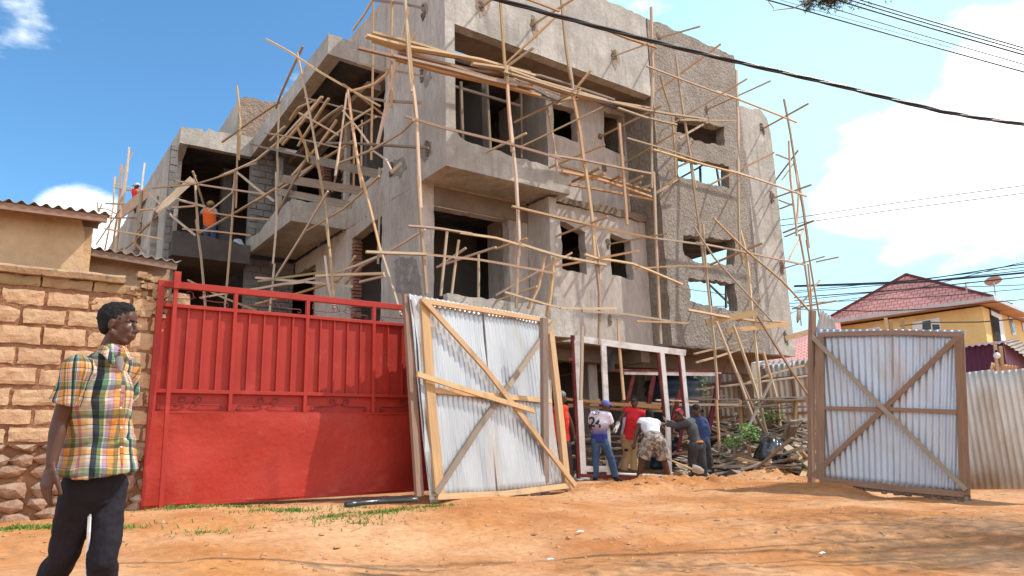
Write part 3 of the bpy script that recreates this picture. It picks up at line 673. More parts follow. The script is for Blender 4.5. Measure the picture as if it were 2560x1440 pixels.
# ---------------------------------------------------------------- left sheet-metal gate leaf
def leafbeam(t,name,m,pts,wd,th,P,front,up=None,label=None):
    q=[P(*p)-front for p in pts]; d=(q[-1]-q[0]).normalized()
    mb=MB(); mb.beam(q,wd,th,up=up,j=.03); return mb.build(name,m,t,label=label)
def leaf(label,BL,BR,TL,boards,sheet,m,frontoff=.03,tilt=1,pitch=.085):
    n=(BR-BL).cross(TL-BL).normalized()
    if n.dot(CAM-BL)<0: n=-n
    t=thing('gate_leaf',label,'gate leaf',BL)
    P=lambda x,y:PP(x,y,BL,n)
    for (nm,sh,mm,dent,jag) in sheet:
        mb=MB(); corr(mb,*[P(*q) for q in sh],pitch=pitch,amp=.011,rows=16,dent=dent,jag=jag); o=mb.build(nm,mm,t,smooth=True); s=o.modifiers.new('th','SOLIDIFY'); s.thickness=.003
    for nm,mm,pts,wd,th,o_ in boards:
        leafbeam(t,nm,mm,pts,wd,th,P,-n*o_,up=n)
    return t
G=MT['woodgold']; W=MT['woodgrey']; D=MT['wooddark']
BLf=PY(1068,1250,8.30); BRf=PY(1420,1222,8.92); TLf=PY(1020,738,8.62)
leaf('bright corrugated gate leaf with pale wood cross bracing leaning before the red gate',BLf,BRf,TLf,
 [('side_board',G,[(1054,752),(1070,1000),(1092,1240)],.155,.05,.05),
  ('top_board',G,[(1058,757),(1200,778),(1360,804)],.07,.045,.055),
  ('bottom_board',G,[(1085,1243),(1250,1236),(1415,1215)],.08,.045,.055),
  ('middle_board',G,[(1080,978),(1372,1004)],.075,.04,.045),
  ('brace',G,[(1043,752),(1200,925),(1425,1216)],.085,.035,.105),
  ('brace',W,[(1376,808),(1262,968)],.08,.035,.075),('brace',W,[(1262,968),(1190,1068),(1080,1236)],.085,.035,.07),
  ('loose_lath',G,[(1025,941),(1180,990),(1320,1032)],.07,.03,.14),
  ('hinge_post',G,[(1372,800),(1396,1010),(1418,1226)],.13,.07,.0),
  ('edge_lath',W,[(1352,795),(1362,900)],.05,.04,.03),
  ('rear_post',D,[(1022,734),(1036,960),(1055,1240)],.12,.05,-.05)],
 [('sheet',[(1075,1255),(1250,1247),(1215,770),(1022,734)],MT['zinc'],.035,.02),('sheet',[(1245,1240),(1408,1226),(1352,792),(1208,766)],MT['zinc'],.035,.01)],MT['zinc'])
t=bpy.data.objects['gate_leaf']
mb=MB(); n_=(BRf-BLf).cross(TLf-BLf).normalized(); n_=n_ if n_.dot(CAM-BLf)>0 else -n_
pts=[(1024,742),(1032,800),(1040,862),(1044,930),(1046,1000),(1054,1060),(1058,1130),(1062,1180),(1066,1250)]
vs=[];
for i,q in enumerate(pts):
    for dx in (0,9,20): p=PP(q[0]+dx+R_.uniform(-3,3),q[1],BLf,n_)+n_*(.03+R_.uniform(-.025,.03)); vs.append(p)
mb.add(vs,[(i*3+k,i*3+k+1,i*3+k+4,i*3+k+3) for i in range(len(pts)-1) for k in range(2)])
mb.build('crumpled_flashing',MT['zinc'],t)
# ---------------------------------------------------------------- right sheet-metal gate leaf
BLr=PD(2040,1195,11.9); BRr=PD(2424,1243,10.45); TLr=PD(2036,838,12.25)
TLr=Vector((BLr.x,BLr.y,BLr.z+2.4))
leaf('grey corrugated gate leaf with dark wood cross bracing standing open by the fence',BLr,BRr,TLr,
 [('side_board',D,[(2052,842),(2054,1000),(2054,1196)],.135,.05,.05),
  ('top_board',D,[(2052,838),(2240,832),(2408,838)],.075,.045,.055),
  ('bottom_board',D,[(2052,1198),(2240,1220),(2412,1235)],.085,.045,.055),
  ('middle_board',D,[(2052,1020),(2240,1024),(2400,1030)],.06,.04,.045),
  ('end_board',D,[(2399,836),(2408,1040),(2414,1236)],.135,.05,.05),
  ('brace',W,[(2034,842),(2200,1010),(2418,1224)],.065,.035,.09),
  ('brace',D,[(2408,832),(2240,995),(2034,1190)],.075,.035,.06)],
 [('sheet',[(2064,1206),(2240,1225),(2235,824),(2030,823)],MT['zinc2'],.02,.01),('sheet',[(2235,1224),(2398,1243),(2413,826),(2232,823)],MT['zinc2'],.02,.01),
  ('lower_sheet',[(2090,1222),(2430,1254),(2424,1226),(2090,1192)],MT['zincold'],.03,.02)],MT['zinc2'])
# posts of the gateway
def post(label,q0,q1,Dq,w_,m,gx=.0):
    a=PD(*q0,Dq) ; b=PD(*q1,Dq+.25*abs(q0[1]-q1[1])/500)
    mb=MB(); mb.beam([a-Vector((0,0,.15)),a.lerp(b,.5),b],w_,w_*.8); o=mb.build('gate_post',m); rebase(o); return tag(o,label,'post')
post('tall dark brown timber post at the hinge side of the grey gate leaf',(2026,1196),(2031,776),12.05,.10,MT['wooddark'])
post('short round stake standing behind the bright gate leaf',(1362,1210),(1360,795),10.9,.1,MT['woodgrey'])
mb=MB(); a=[PD(*q,12.3) for q in ((2038,835),(2092,832),(2083,795),(2052,772))]; corr(mb,*a,pitch=.085,amp=.011,rows=4)
o=mb.build('sheet_scrap',MT['zinc'],smooth=True); rebase(o); tag(o,'bright torn sheet scrap sticking up behind the corner of the grey gate leaf','sheet'); s=o.modifiers.new('th','SOLIDIFY'); s.thickness=.003
# ---------------------------------------------------------------- fences
def fence(label,A,B,h,m,pitch=.09,rails=True,lean=Vector((0,0,0)),amp=.012,nsheet=4,railm=None):
    t=thing('sheet_fence',label,'fence',A)
    for k in range(nsheet):
        a=A.lerp(B,k/nsheet); b=A.lerp(B,(k+1.03)/nsheet); dz=R_.uniform(-.05,.05)
        mb=MB(); corr(mb,a,b,b+Vector((0,0,h+dz))+lean,a+Vector((0,0,h+dz))+lean,pitch=pitch,amp=amp,off=.004*(k%2),rows=5,dent=.015)
        o=mb.build('fence_sheet',m,t,smooth=True); s=o.modifiers.new('th','SOLIDIFY'); s.thickness=.003
    if rails:
        n=(B-A).cross(Vector((0,0,1))).normalized(); n=n if n.dot(CAM-A)>0 else -n
        for f in (.12,.5,.86):
            mb=MB(); mb.beam([A+n*.05+Vector((0,0,h*f))+lean*f,B+n*.05+Vector((0,0,h*f))+lean*f],.05,.07); mb.build('rail',railm or MT['wooddark'],t)
        for k in range(nsheet+1):
            p=A.lerp(B,k/nsheet)+n*.09; mb=MB(); mb.beam([p,p+Vector((0,0,h*.97))+lean],.07,.07); mb.build('fence_post',railm or MT['wooddark'],t)
    return t
a=PD(2418,1224,11.2); b=PD(2800,1222,9.8)
fence('pale corrugated fence at the right edge behind the grey gate leaf',a,b,PD(2418,928,11.2).z-a.z,MT['fencezinc'],rails=False,nsheet=3)
a=PD(1690,1040,25); b=PD(2140,1050,21)
a.z=b.z=.35
fence('long beige sheet fence behind the timber heap under the building',a,b,PD(1740,935,25).z-.35,MT['fencezinc'],pitch=.18,amp=.025,nsheet=7)
fence('distant sheet fence seen through the dark ground floor',Vector((13.5,27,.3)),Vector((20.5,24,.3)),2.1,MT['fencezinc'],pitch=.18,amp=.025,nsheet=4)
# ---------------------------------------------------------------- scaffolding
rS=random.Random(21)
def curve(P,n=5,wob=.012):
    "smooth the given joints a little and add slight warp, as crooked poles have"
    out=[]
    for i in range(len(P)-1):
        m=max(2,int((P[i+1]-P[i]).length/.5))
        p0=P[max(i-1,0)];p1=P[i];p2=P[i+1];p3=P[min(i+2,len(P)-1)]
        for k in range(m):
            t=k/m
            out.append((p1.lerp(p2,t))*.55+.45*.5*((2*p1)+(p2-p0)*t+(2*p0-5*p1+4*p2-p3)*t*t+(3*p1-p0-3*p2+p3)*t*t*t))
    out.append(P[-1])
    if wob:
        s=rS.uniform(0,50)
        for i in range(1,len(out)-1):
            L=i*.5; out[i]=out[i]+Vector((noise.noise(Vector((L*.6,s,0))),noise.noise(Vector((L*.6,s,5))),noise.noise(Vector((L*.6,s,9)))))*wob*1.0
    return out
def pole(t,name,pts,w=.065,m='wood',h=None):
    P=[]
    for q in pts:
        x,y,k,v=q
        P.append(PY(x,y,v) if k=='Y' else PX(x,y,v) if k=='X' else PD(x,y,v))
    mb=MB(); w*=rS.uniform(.62,.82)
    mb.beam(curve(P),w,(h or w*rS.uniform(.8,1.05)),tw=rS.uniform(-.3,.3) if not h else 0,j=.04)
    return mb.build(name,MT[m],t)
def Yl(Y,*pts): return [(x,y,'Y',Y+ (0)) for x,y in pts]
def Xl(X,*pts): return [(x,y,'X',X) for x,y in pts]
def Dl(D0,D1,*pts):
    n=len(pts)-1; return [(x,y,'D',D0+(D1-D0)*i/n) for i,(x,y) in enumerate(pts)]
fs=thing('scaffold','wooden pole scaffold across the street front of the grey building','scaffold',PY(1500,900,10.75)-Vector((0,0,3)))
FP=10.75
V=[[(1012,-12),(1022,150),(1030,230)],[(1018,60),(1040,300),(1043,330)],[(1030,200),(1040,290),(1048,440),(1052,520)],[(1044,440),(1052,560),(1066,735)],
 [(1250,-12),(1263,175),(1268,210)],[(1266,175),(1275,300),(1281,380)],[(1274,290),(1290,440),(1297,590),(1297,640)],[(1293,476),(1297,600),(1291,770)],
 [(1402,-12),(1415,120),(1428,200)],[(1413,88),(1430,200),(1435,245)],[(1430,230),(1448,320),(1462,420)],[(1455,370),(1465,430),(1480,540),(1487,640)],[(1478,540),(1496,640),(1500,700)],[(1490,655),(1499,730),(1498,860)],
 [(1628,18),(1632,200),(1630,280)],[(1630,180),(1629,300),(1630,470)],[(1634,430),(1640,600),(1652,860)],
 [(1690,140),(1705,260),(1730,420),(1740,470)],[(1726,400),(1748,560),(1762,680)],[(1757,560),(1768,700),(1786,860),(1795,1000)],[(1791,1000),(1797,1090),(1803,1215)],
 [(1841,176),(1845,300),(1845,450)],[(1844,400),(1849,600),(1858,660)],[(1850,576),(1868,650),(1880,780),(1893,900),(1903,1000)],
 [(1548,308),(1556,400),(1568,562)],[(1384,645),(1375,740),(1367,790)],[(1362,640),(1345,720),(1320,770)],[(1545,798),(1548,860),(1560,1000)],[(1456,816),(1452,1000)]]
for v in V: pole(fs,'pole',Yl(FP,*v),.072)
for v in ([(1367,266),(1385,360),(1394,430)],[(1118,575),(1102,740)],[(1147,600),(1128,745)],[(1196,632),(1196,750)]): pole(fs,'pole',Yl(11.4 if v[0][1]<400 else 12.0,*v),.055,'wood')
Lg=[[(1300,-10),(1345,8),(1398,28)],[(1500,68),(1570,96),(1642,119)],[(1260,180),(1430,232),(1620,276),(1765,298)],[(1616,165),(1720,205),(1815,240)],[(1790,228),(1845,248),(1992,306)],
 [(1545,270),(1610,293),(1692,312)],[(1700,300),(1840,302)],[(1012,290),(1110,320),(1275,360),(1400,396)],[(1360,386),(1455,400),(1628,434)],[(1568,345),(1650,368),(1752,402)],[(1633,374),(1740,406),(1840,432)],[(1825,426),(1900,450),(2017,491)],
 [(1280,516),(1400,545),(1475,562)],[(1455,558),(1560,580),(1640,596)],[(1625,594),(1760,612)],[(1740,606),(1870,632),(2012,662)],
 [(1020,565),(1100,572),(1180,585)],[(1150,582),(1240,595),(1310,616)],[(1300,610),(1400,640),(1515,662)],[(1462,636),(1500,648),(1580,660),(1705,711)],[(1590,672),(1700,664),(1812,668)],
 [(915,630),(1020,634),(1065,636)],[(1065,636),(1200,650),(1392,684)],[(1262,730),(1370,762),(1420,772)],[(1400,770),(1480,772),(1542,770)],[(1455,778),(1560,785),(1676,803)],[(1590,803),(1720,808)],[(1720,775),(1800,790),(1905,805)],
 [(1840,800),(1900,800),(1968,806)]]
for v in Lg: pole(fs,'ledger',Yl(FP-.08,*v),.062)
def put(hole,Yw,end,Ye=9.95,w=.055,m='wood',name='putlog'): pole(fs,name,[(hole[0],hole[1],'Y',Yw),(end[0],end[1],'Y',Ye)],w,m)
for a,Yw,b,Ye in [((1204,18),YF+.05,(1262,-26),10.4),((1333,62),YF+.05,(1446,-10),10.2),((1262,162),YF-.1,(1396,36),10.6),((1262,170),10.9,(1333,120),10.4),((1535,140),YF+.05,(1622,108),10.5),((1645,96),YF+.05,(1750,66),10.3),
  ((1645,226),YF-.05,(1802,110),10.2),((1657,324),YF-.03,(1868,197),10.0),((1765,275),YF+.05,(1927,202),9.8),((1905,323),YF+.05,(2021,259),10.0),((1285,306),12.1,(1452,224),10.6),((1298,369),11.3,(1506,268),10.4),
  ((1215,381),YF-.05,(1316,333),10.5),((1425,240),10.85,(1477,176),10.4),((1372,420),YF-.05,(1512,362),10.4),((1500,342),12.7,(1656,264),10.4),((1545,418),12.7,(1690,331),10.4),((1637,484),YF-.04,(1692,444),11.3),((1668,428),YF+.02,(1722,405),11.2),
  ((1775,462),YF-.05,(1936,381),10.3),((1928,497),YF+.05,(2028,462),10.1),((1375,596),12.28,(1519,541),10.2),((1520,611),12.28,(1669,584),10.2),((1240,622),11.8,(1317,596),10.5),((1382,668),11.6,(1596,627),9.9),
  ((1240,738),12.0,(1430,632),10.6),((1240,752),11.7,(1342,716),10.4),((1092,668),12.6,(1240,618),10.9),((1955,672),YF+.05,(2062,641),10.2),((2040,655),10.3,(2096,643),9.9),((1980,772),YF-.2,(2092,752),10.2),((1775,662),YF-.05,(1906,608),10.3),
  ((1700,444),YF-.05,(1640,484),11.2),((1958,582),11.9,(2034,552),10.2),((1776,300),12.0,(1698,345),11.0),((1165,620),11.9,(1100,665),12.6)]:
    put(a,Yw,b,Ye)
for a,b,Da in ([(1735,566),(1786,645),(1933,806)],10.6,0),([(1783,545),(1870,630),(1955,702),(2022,776)],10.55,0),([(1650,188),(1682,300),(1690,440)],11.0,0):
    pole(fs,'brace',Yl(b,*a),.06)
for v in ([(1791,804),(1842,933),(1889,1060)],[(1833,813),(1887,969),(1937,1162)],[(1894,790),(1972,916),(2022,990)],[(1908,880),(1945,1010),(1958,1165)],[(1842,930),(1900,1060),(1960,1180)]): pole(fs,'prop',Yl(10.6,*v),.07,'wooddark' if v[0][0] in (1842,) else 'wood')
pole(fs,'prop',Yl(10.2,(1826,1152),(1880,1050),(1930,948)),.07,'woodgrey')
for v,w_ in ((((1765,806),(1890,782)),.15),(((1815,827),(1971,810)),.11),(((1963,846),(2030,828)),.13)): pole(fs,'board',[(v[0][0],v[0][1],'Y',10.8),(v[1][0],v[1][1],'Y',10.5)],.05,'wood',h=w_)
for v in ([(1740,974),(1870,958),(2018,940)],[(1865,958),(1930,935),(2010,914)],[(1735,885),(1800,870),(1870,850)],[(1640,1000),(1745,1004)],[(1740,906),(1800,890),(1860,870)]): pole(fs,'ledger',Yl(11.3,*v),.055)
# ---- right-end scaffold
es=thing('scaffold','tall narrow pole scaffold standing clear of the pale end wall against the sky','scaffold',PY(2040,1000,11.0)-Vector((0,0,.5)))
for v in ([(1960,248),(1975,330),(1990,420)],[(1985,400),(2008,520),(2022,620)],[(2016,600),(2032,700),(2050,800)],[(1972,352),(1976,450),(1990,560),(1992,590)],[(1990,430),(1996,490),(1992,560)],[(1998,585),(2012,660),(2030,790)],[(2020,660),(2028,740),(2030,790)]): pole(es,'pole',Yl(11.0,*v),.068)
for a,b in (((1940,386),(1972,398)),((1948,500),(1986,514)),((1935,456),(1995,376)),((1950,522),(1985,508)),((1962,592),(2008,572)),((2010,575),(1968,655))): pole(es,'ledger',[(a[0],a[1],'Y',12.6),(b[0],b[1],'Y',11.1)],.055)
for a,b in (((2050,700),(1995,770)),((1990,400),(1955,450))): pole(es,'brace',Yl(11.1,a,b),.05)
# ---- left side scaffold
ls=thing('scaffold','dense tangle of crossing poles under the canopy beside the left balcony','scaffold',PX(830,900,4.6)-Vector((0,0,1.2)))
def lp(name,D0,D1,*pts,w=.058,m='wood',h=None): pole(ls,name,Dl(D0,D1,*pts),w,m,h)
lp('pole',15.2,14.2,(743,132),(768,250),(795,400)); lp('pole',14.6,13.6,(790,380),(815,530),(823,620)); lp('pole',14.0,13.3,(816,560),(826,650),(834,760)); lp('pole',14,13.2,(812,640),(822,720),(838,770))
lp('pole',14.2,13.4,(870,225),(885,340),(905,470)); lp('pole',13.6,12.6,(898,420),(928,530),(952,630)); lp('pole',12.9,12.1,(950,620),(975,700),(1002,790))
lp('pole',14.4,13.8,(867,232),(852,350),(838,440),w=.05); lp('pole',14.6,14.2,(933,-12),(932,160),(928,400)); lp('pole',13.9,13.6,(980,-12),(978,140),(979,268),w=.05)
lp('brace',13.4,13.8,(1022,18),(1000,120),(975,230),(944,360)); lp('brace',13.8,14.2,(1042,80),(1000,155),(935,210),(876,228)); lp('brace',12.9,14.2,(1034,300),(1005,330),(935,372),(846,408))
lp('pole',16.6,16.2,(698,262),(694,380)); lp('pole',16.4,15.6,(692,352),(695,500),(688,560)); lp('pole',15.8,15.2,(690,430),(690,560),(682,660)); lp('pole',15.4,14.8,(686,660),(680,720),(672,800))
lp('pole',18.2,17.6,(592,215),(601,300),(597,400)); lp('pole',17.8,17.2,(595,330),(592,440),(590,520)); lp('pole',17.6,16.8,(588,430),(580,560),(565,740),(560,790))
lp('pole',19.5,18.6,(487,438),(492,520),(496,580)); lp('pole',19,17.6,(490,550),(502,640),(515,790)); lp('brace',18.6,19.4,(482,428),(496,470),(512,520))
lp('ledger',15.4,14.0,(665,98),(720,128),(800,180),(950,265)); lp('brace',15.5,16.4,(757,116),(722,190),(700,240),(690,270)); lp('brace',18.6,16.6,(555,355),(630,300),(700,254))
lp('ledger',14.2,14.4,(857,210),(905,245),(962,290),w=.05); lp('ledger',14.9,14.6,(747,282),(800,312),(846,338),w=.05); lp('brace',14,13.8,(857,276),(890,315),(922,358),w=.05)
lp('brace',16.5,15.2,(700,357),(745,305),(793,260)); lp('brace',16.3,15.0,(706,362),(755,305),(806,242)); lp('brace',15.9,14.9,(745,365),(780,310),(822,246)); lp('brace',15.4,14.6,(782,322),(820,290),(856,265))
lp('brace',15.5,14.4,(812,362),(870,310),(928,272)); lp('brace',14.9,14.4,(880,325),(940,292)); lp('brace',16.4,15.9,(676,352),(712,316)); lp('brace',16.0,15.4,(725,300),(745,270),(790,250)); lp('brace',15.2,15.6,(842,300),(800,360),(730,440))
lp('ledger',16.5,15,(625,360),(690,375),(790,398),(840,412),w=.06,m='woodgrey'); lp('ledger',16.2,14.8,(660,332),(740,345),(860,372),w=.05,m='woodgrey'); lp('ledger',15.4,14.4,(762,244),(860,270),(960,295),w=.05,m='woodgrey')
lp('brace',18.9,16.8,(380,470),(490,460),(590,428)); lp('brace',17.8,15.6,(560,436),(640,400),(735,320),(803,242)); lp('ledger',18.6,16.8,(550,440),(600,420),(640,408)); lp('brace',16,15,(640,503),(715,456),(800,404),(884,352))
lp('brace',18.3,16.3,(500,583),(600,525),(715,456)); lp('brace',17.2,16.2,(592,430),(640,470),(686,503)); lp('ledger',18.8,16.8,(440,452),(540,468),(668,487)); lp('board',19,18.4,(482,447),(435,490),(390,530),h=.18,w=.04)
lp('ledger',21,18.8,(372,482),(440,498),(514,517)); lp('ledger',20.5,18.8,(350,525),(420,520),(488,515)); lp('brace',20.5,18.2,(375,485),(430,540),(488,588)); lp('ledger',18.2,16.8,(457,572),(540,578),(627,588)); lp('ledger',18.0,16.4,(522,530),(600,542),(674,549))
lp('ledger',22.5,19.4,(264,572),(340,585),(426,602)); lp('brace',17.8,17,(592,430),(580,480),(520,530),w=.05)
lp('brace',16.3,15.0,(690,478),(740,450),(800,400)); lp('brace',15.2,15.6,(740,310),(770,380),(795,420)); lp('brace',15.0,15.4,(865,330),(850,400),(830,480),w=.05); lp('pole',14.9,14.8,(905,300),(903,440),w=.05); lp('pole',15.2,15.1,(884,330),(884,480),w=.05)
lp('brace',13.9,15.1,(820,478),(760,580),(690,692)); lp('brace',13.3,14.6,(948,440),(860,520),(762,580)); lp('brace',14.9,12.9,(640,722),(823,688),(960,635),(1062,573)); lp('ledger',15.2,14,(646,703),(740,690),(830,678)); lp('ledger',15.3,13.6,(640,694),(760,704),(880,716)); lp('brace',13.6,14.4,(968,632),(905,665),(862,712))
lp('ledger',13.9,13.2,(790,690),(960,684)); lp('brace',14.6,15.2,(888,640),(855,690),(820,730),w=.05); lp('ledger',15.8,14.4,(500,745),(640,722),(760,705)); lp('brace',15.6,14.3,(640,760),(740,735),(846,700)); lp('brace',16.6,15.8,(470,700),(560,745),(640,775)); lp('ledger',13.7,13.2,(900,705),(962,690),w=.05)
lp('board',15.1,13.9,(778,399),(860,416),(952,437),h=.17,w=.05,m='woodgrey'); lp('board',15.5,14.3,(707,447),(800,462),(906,478),h=.17,w=.05,m='woodgrey'); lp('board',15.7,14.6,(690,478),(780,494),(880,513),h=.15,w=.05,m='woodgrey')
lp('ledger',14.6,13.3,(815,358),(930,361),(1072,370),w=.07,m='woodgrey'); lp('ledger',14.4,13.3,(898,240),(960,252),(1056,187+70),w=.06,m='woodgrey'); lp('ledger',14.2,13.3,(933,0),(1000,8),(1062,22),w=.06,m='woodgrey'); lp('brace',14.4,14.9,(938,-12),(910,35),(882,76))
lp('post',13.4,13.0,(948,420),(948,530),(945,660),w=.055,m='woodgrey'); lp('ledger',14.5,13.2,(895,158),(980,176),(1056,190),w=.06,m='woodgrey'); lp('prop',13.3,13.3,(978,432),(1005,408),w=.1,m='wood')
lp('brace',14.8,14.2,(762,350),(770,405),w=.045); lp('brace',15.8,15,(690,540),(720,480),(770,390),w=.05,m='woodgrey'); lp('brace',14.8,13.9,(925,372),(965,400),(980,430),w=.05)
# ---- far-left scaffold
qs=thing('scaffold','thin purple-brown pole scaffold at the far left corner above the mud roofs','scaffold',PD(330,700,26)-Vector((0,0,2)))
def fp(name,D0,D1,*pts,w=.09,m='wood',h=None): pole(qs,name,Dl(D0,D1,*pts),w,m,h)
fp('pole',27,26,(287,442),(283,520),(262,625)); fp('pole',26.5,26,(303,412),(298,500),(278,640)); fp('pole',26,25.4,(323,368),(318,430),(306,520)); fp('pole',26,25.4,(314,430),(300,520),(290,650)); fp('pole',25.5,24.5,(362,408),(358,440),(354,486),w=.07)
fp('brace',26.3,26,(331,381),(310,425),(288,465),w=.07); fp('pole',24,23.5,(352,476),(346,550),(334,625)); fp('pole',25.8,25,(304,520),(296,580),(290,660)); fp('ledger',26.5,24,(312,466),(352,478),(430,498),w=.07); fp('ledger',26.6,25.5,(288,470),(345,480),w=.07)
fp('ledger',26,24,(264,509),(320,511),(386,514),w=.07); fp('ledger',26,24.5,(272,545),(320,545),(364,546),w=.06); fp('board',25,23.5,(306,530),(345,500),(386,466),w=.05,h=.45); fp('brace',25.5,23,(313,622),(355,585),(410,527),w=.07); fp('brace',23.2,21.5,(340,590),(400,535),(452,492),w=.07)
fp('ledger',26,23,(262,572),(310,580),(360,590),w=.07); fp('brace',25.5,26,(300,525),(275,560),(240,612),w=.06); fp('brace',23.2,22.5,(336,607),(355,625),(378,637),w=.07); fp('pole',27,27,(244,505),(245,530),w=.06); fp('pole',27,27,(255,509),(247,530),w=.06); fp('brace',27,26.4,(247,521),(270,524),(292,536),w=.05)
# ---- long planks stacked high on the scaffold
stk=[((895,120),(960,136),(1120,172),(1335,222),'wooddark',.06),((915,90),(1030,120),(1200,150),(1335,190),'wood',.1),((930,82),(1060,115),(1200,160),(1320,200),'wood',.07),((930,100),(1080,150),(1220,195),(1330,215),'wood',.09),
     ((980,140),(1090,165),(1220,200),(1290,215),'wood',.08),((990,148),(1100,180),(1230,208),(1350,240),'wood',.08),((1010,120),(1120,140),(1200,152),(1325,182),'wooddark',.06),((1000,133),(1100,158),(1210,182),(1300,190),'wooddark',.09),((1180,160),(1262,172),(1350,205),(1515,252),'wood',.09),((1265,182),(1350,190),(1430,215),(1535,250),'woodgrey',.06),((1255,175),(1350,212),(1440,240),(1630,272),'wood',.08)]
for i,(a,b,c,d,m,w_) in enumerate(stk):
    Y=10.78+.07*(i%4)
    mb=MB(); mb.beam(curve([PY(*q,Y) for q in (a,b,c,d)]),w_*1.1,.045 ,j=.05); o=mb.build('plank',MT[m]); rebase(o)
    tag(o,'long sawn plank in the bundle laid across the upper front scaffold','plank','planks bundled on the upper scaffold')
mb=MB(); 
q=[PY(1258,212,10.95),PY(1402,262,10.95),PY(1400,232,11.6),PY(1262,178,11.6)]
mb.add([*q,*[v+Vector((0,0,.04)) for v in q]],[(0,1,2,3),(7,6,5,4),(0,4,5,1),(1,5,6,2),(2,6,7,3),(3,7,4,0)])
o=mb.build('formwork_board',mat('blotched_formwork',(.14,.10,.075),(.09,.065,.05),3,.9,.3,14,c3=(.55,.28,.09),s3=7,t3=(.56,.64))); rebase(o); tag(o,'dark formwork board blotched with orange beneath the upper planks','board')
mb=MB(); q=[PY(1395,262,10.85),PY(1442,250,10.85),PY(1470,232,11.5),PY(1420,240,11.5)]
mb.add([*q,*[v+Vector((0,0,.03)) for v in q]],[(0,1,2,3),(7,6,5,4),(0,4,5,1),(1,5,6,2),(2,6,7,3),(3,7,4,0)])
o=mb.build('formwork_board',MT['wood']); rebase(o); tag(o,'small orange board tilted at the right end of the dark formwork board','board')
# ladder-like deck of battens on the ledge
dk=thing('batten_deck','deck of short battens laid over two rails on the ledge between the window rows','deck',PY(1530,470,11.9))
for v in ([(1402,415),(1500,440),(1625,478)],[(1405,428),(1510,452),(1628,492)],[(1425,462),(1520,478),(1630,500)]):
    mb=MB(); mb.beam(curve([PY(*q,11.6) for q in v]),.06,.05); mb.build('rail',MT['wood'],dk)
for a,b in (((1430,455),(1500,420)),((1450,450),(1512,436)),((1512,458),(1552,440)),((1560,462),(1606,440)),((1525,468),(1560,440)),((1570,470),(1602,456)),((1580,478),(1630,462)),((1480,450),(1510,432))):
    mb=MB(); mb.beam([PY(*a,11.98),PY(*b,11.1)],.045,.045); mb.build('batten',MT['wood'],dk)
# ---------------------------------------------------------------- yellow tiled house
def tilemat():
    m=mat('salmon_roof_tile',(.78,.36,.29),(.66,.29,.23),2,.6,0,10,c3=(.8,.38,.32),s3=3); nt=m.node_tree; N=nt.nodes; L=nt.links; b=N['Principled BSDF']
    uv=N.new('ShaderNodeUVMap'); uv.uv_map='uv'
    br=N.new('ShaderNodeTexBrick'); L.new(uv.outputs[0],br.inputs[0]); br.inputs['Scale'].default_value=1; br.offset=.5
    br.inputs['Brick Width'].default_value=.33; br.inputs['Row Height'].default_value=.30; br.inputs['Mortar Size'].default_value=.035; br.inputs['Mortar Smooth'].default_value=.6
    br.inputs['Color1'].default_value=(1,1,1,1); br.inputs['Color2'].default_value=(.93,.93,.93,1); br.inputs['Mortar'].default_value=(.58,.48,.52,1)
    x=N.new('ShaderNodeMix'); x.data_type='RGBA'; x.blend_type='MULTIPLY'; x.inputs[0].default_value=1
    l=b.inputs['Base Color'].links[0].from_socket; L.new(l,x.inputs[6]); L.new(br.outputs['Color'],x.inputs[7]); L.new(x.outputs[2],b.inputs['Base Color'])
    bp=N.new('ShaderNodeBump'); bp.inputs['Strength'].default_value=.8; bp.inputs['Distance'].default_value=.05; L.new(br.outputs['Color'],bp.inputs['Height']); L.new(bp.outputs[0],b.inputs['Normal'])
    return m
MT['tile']=tilemat()
MT['yellow']=mat('yellow_house_paint',(.74,.54,.24),(.68,.48,.20),.6,.85,.15,14,c3=(.60,.38,.13),s3=.5)
MT['white']=mat('white_paint',(.78,.77,.74),(.68,.67,.65),2,.6,.1,20)
MT['glass']=mat('dark_window_glass',(.07,.10,.11),(.05,.07,.08),1,.12,0,spec=.6)
MT['gutter']=mat('grey_gutter',(.55,.53,.53),(.45,.43,.43),2,.5,0)
MT['maroon']=mat('maroon_paint',(.16,.025,.03),(.11,.018,.022),2,.5,.15,16,c3=(.24,.06,.05),s3=4)
MT['purple']=mat('purple_cladding',(.11,.03,.085),(.085,.02,.065),1,.5,0)
MT['dark']=mat('dark_gap',(.02,.018,.018),(.01,.01,.01),2,.9,0)
MT['black']=mat('black_cable_sheath',(.012,.012,.016),(.02,.02,.025),5,.35,0,spec=.5)
def quadm(mb,pts,th=0,n=None,uvs=None):
    pts=[Vector(p) for p in pts]
    if not th: mb.add(pts,[tuple(range(len(pts)))],[uvs] if uvs else None); return
    n=n or (pts[1]-pts[0]).cross(pts[2]-pts[0]).normalized(); m=len(pts)
    mb.add(pts+[p-n*th for p in pts],[tuple(range(m)),tuple(range(m,2*m))[::-1]]+[(i,m+i,m+(i+1)%m,(i+1)%m) for i in range(m)])
ez=8.2
A=PZ(2481,742,ez); Lp=PZ(2052,806,ez); e1=(Lp-A).normalized(); e1.z=0; e2=Vector((-e1.y,e1.x,0)); e2=e2 if e2.dot(A)>0 else -e2
wd=(Lp-A).length; best=None
for dep_ in [4+.25*i for i in range(80)]:
    for dz in [1+.1*i for i in range(60)]:
        P=A+e1*wd/2+e2*dep_/2+Vector((0,0,dz)); d=P-CAM; c=Vector((right.dot(d),up.dot(d),fwd.dot(d))); x=CX+F*c.x/c.z; y=CY-F*c.y/c.z
        q=abs(x-2255)+abs(y-686)
        if best is None or q<best[0]: best=(q,dep_,dz)
dep_,dz=best[1],best[2]
print('house',A,Lp,best)
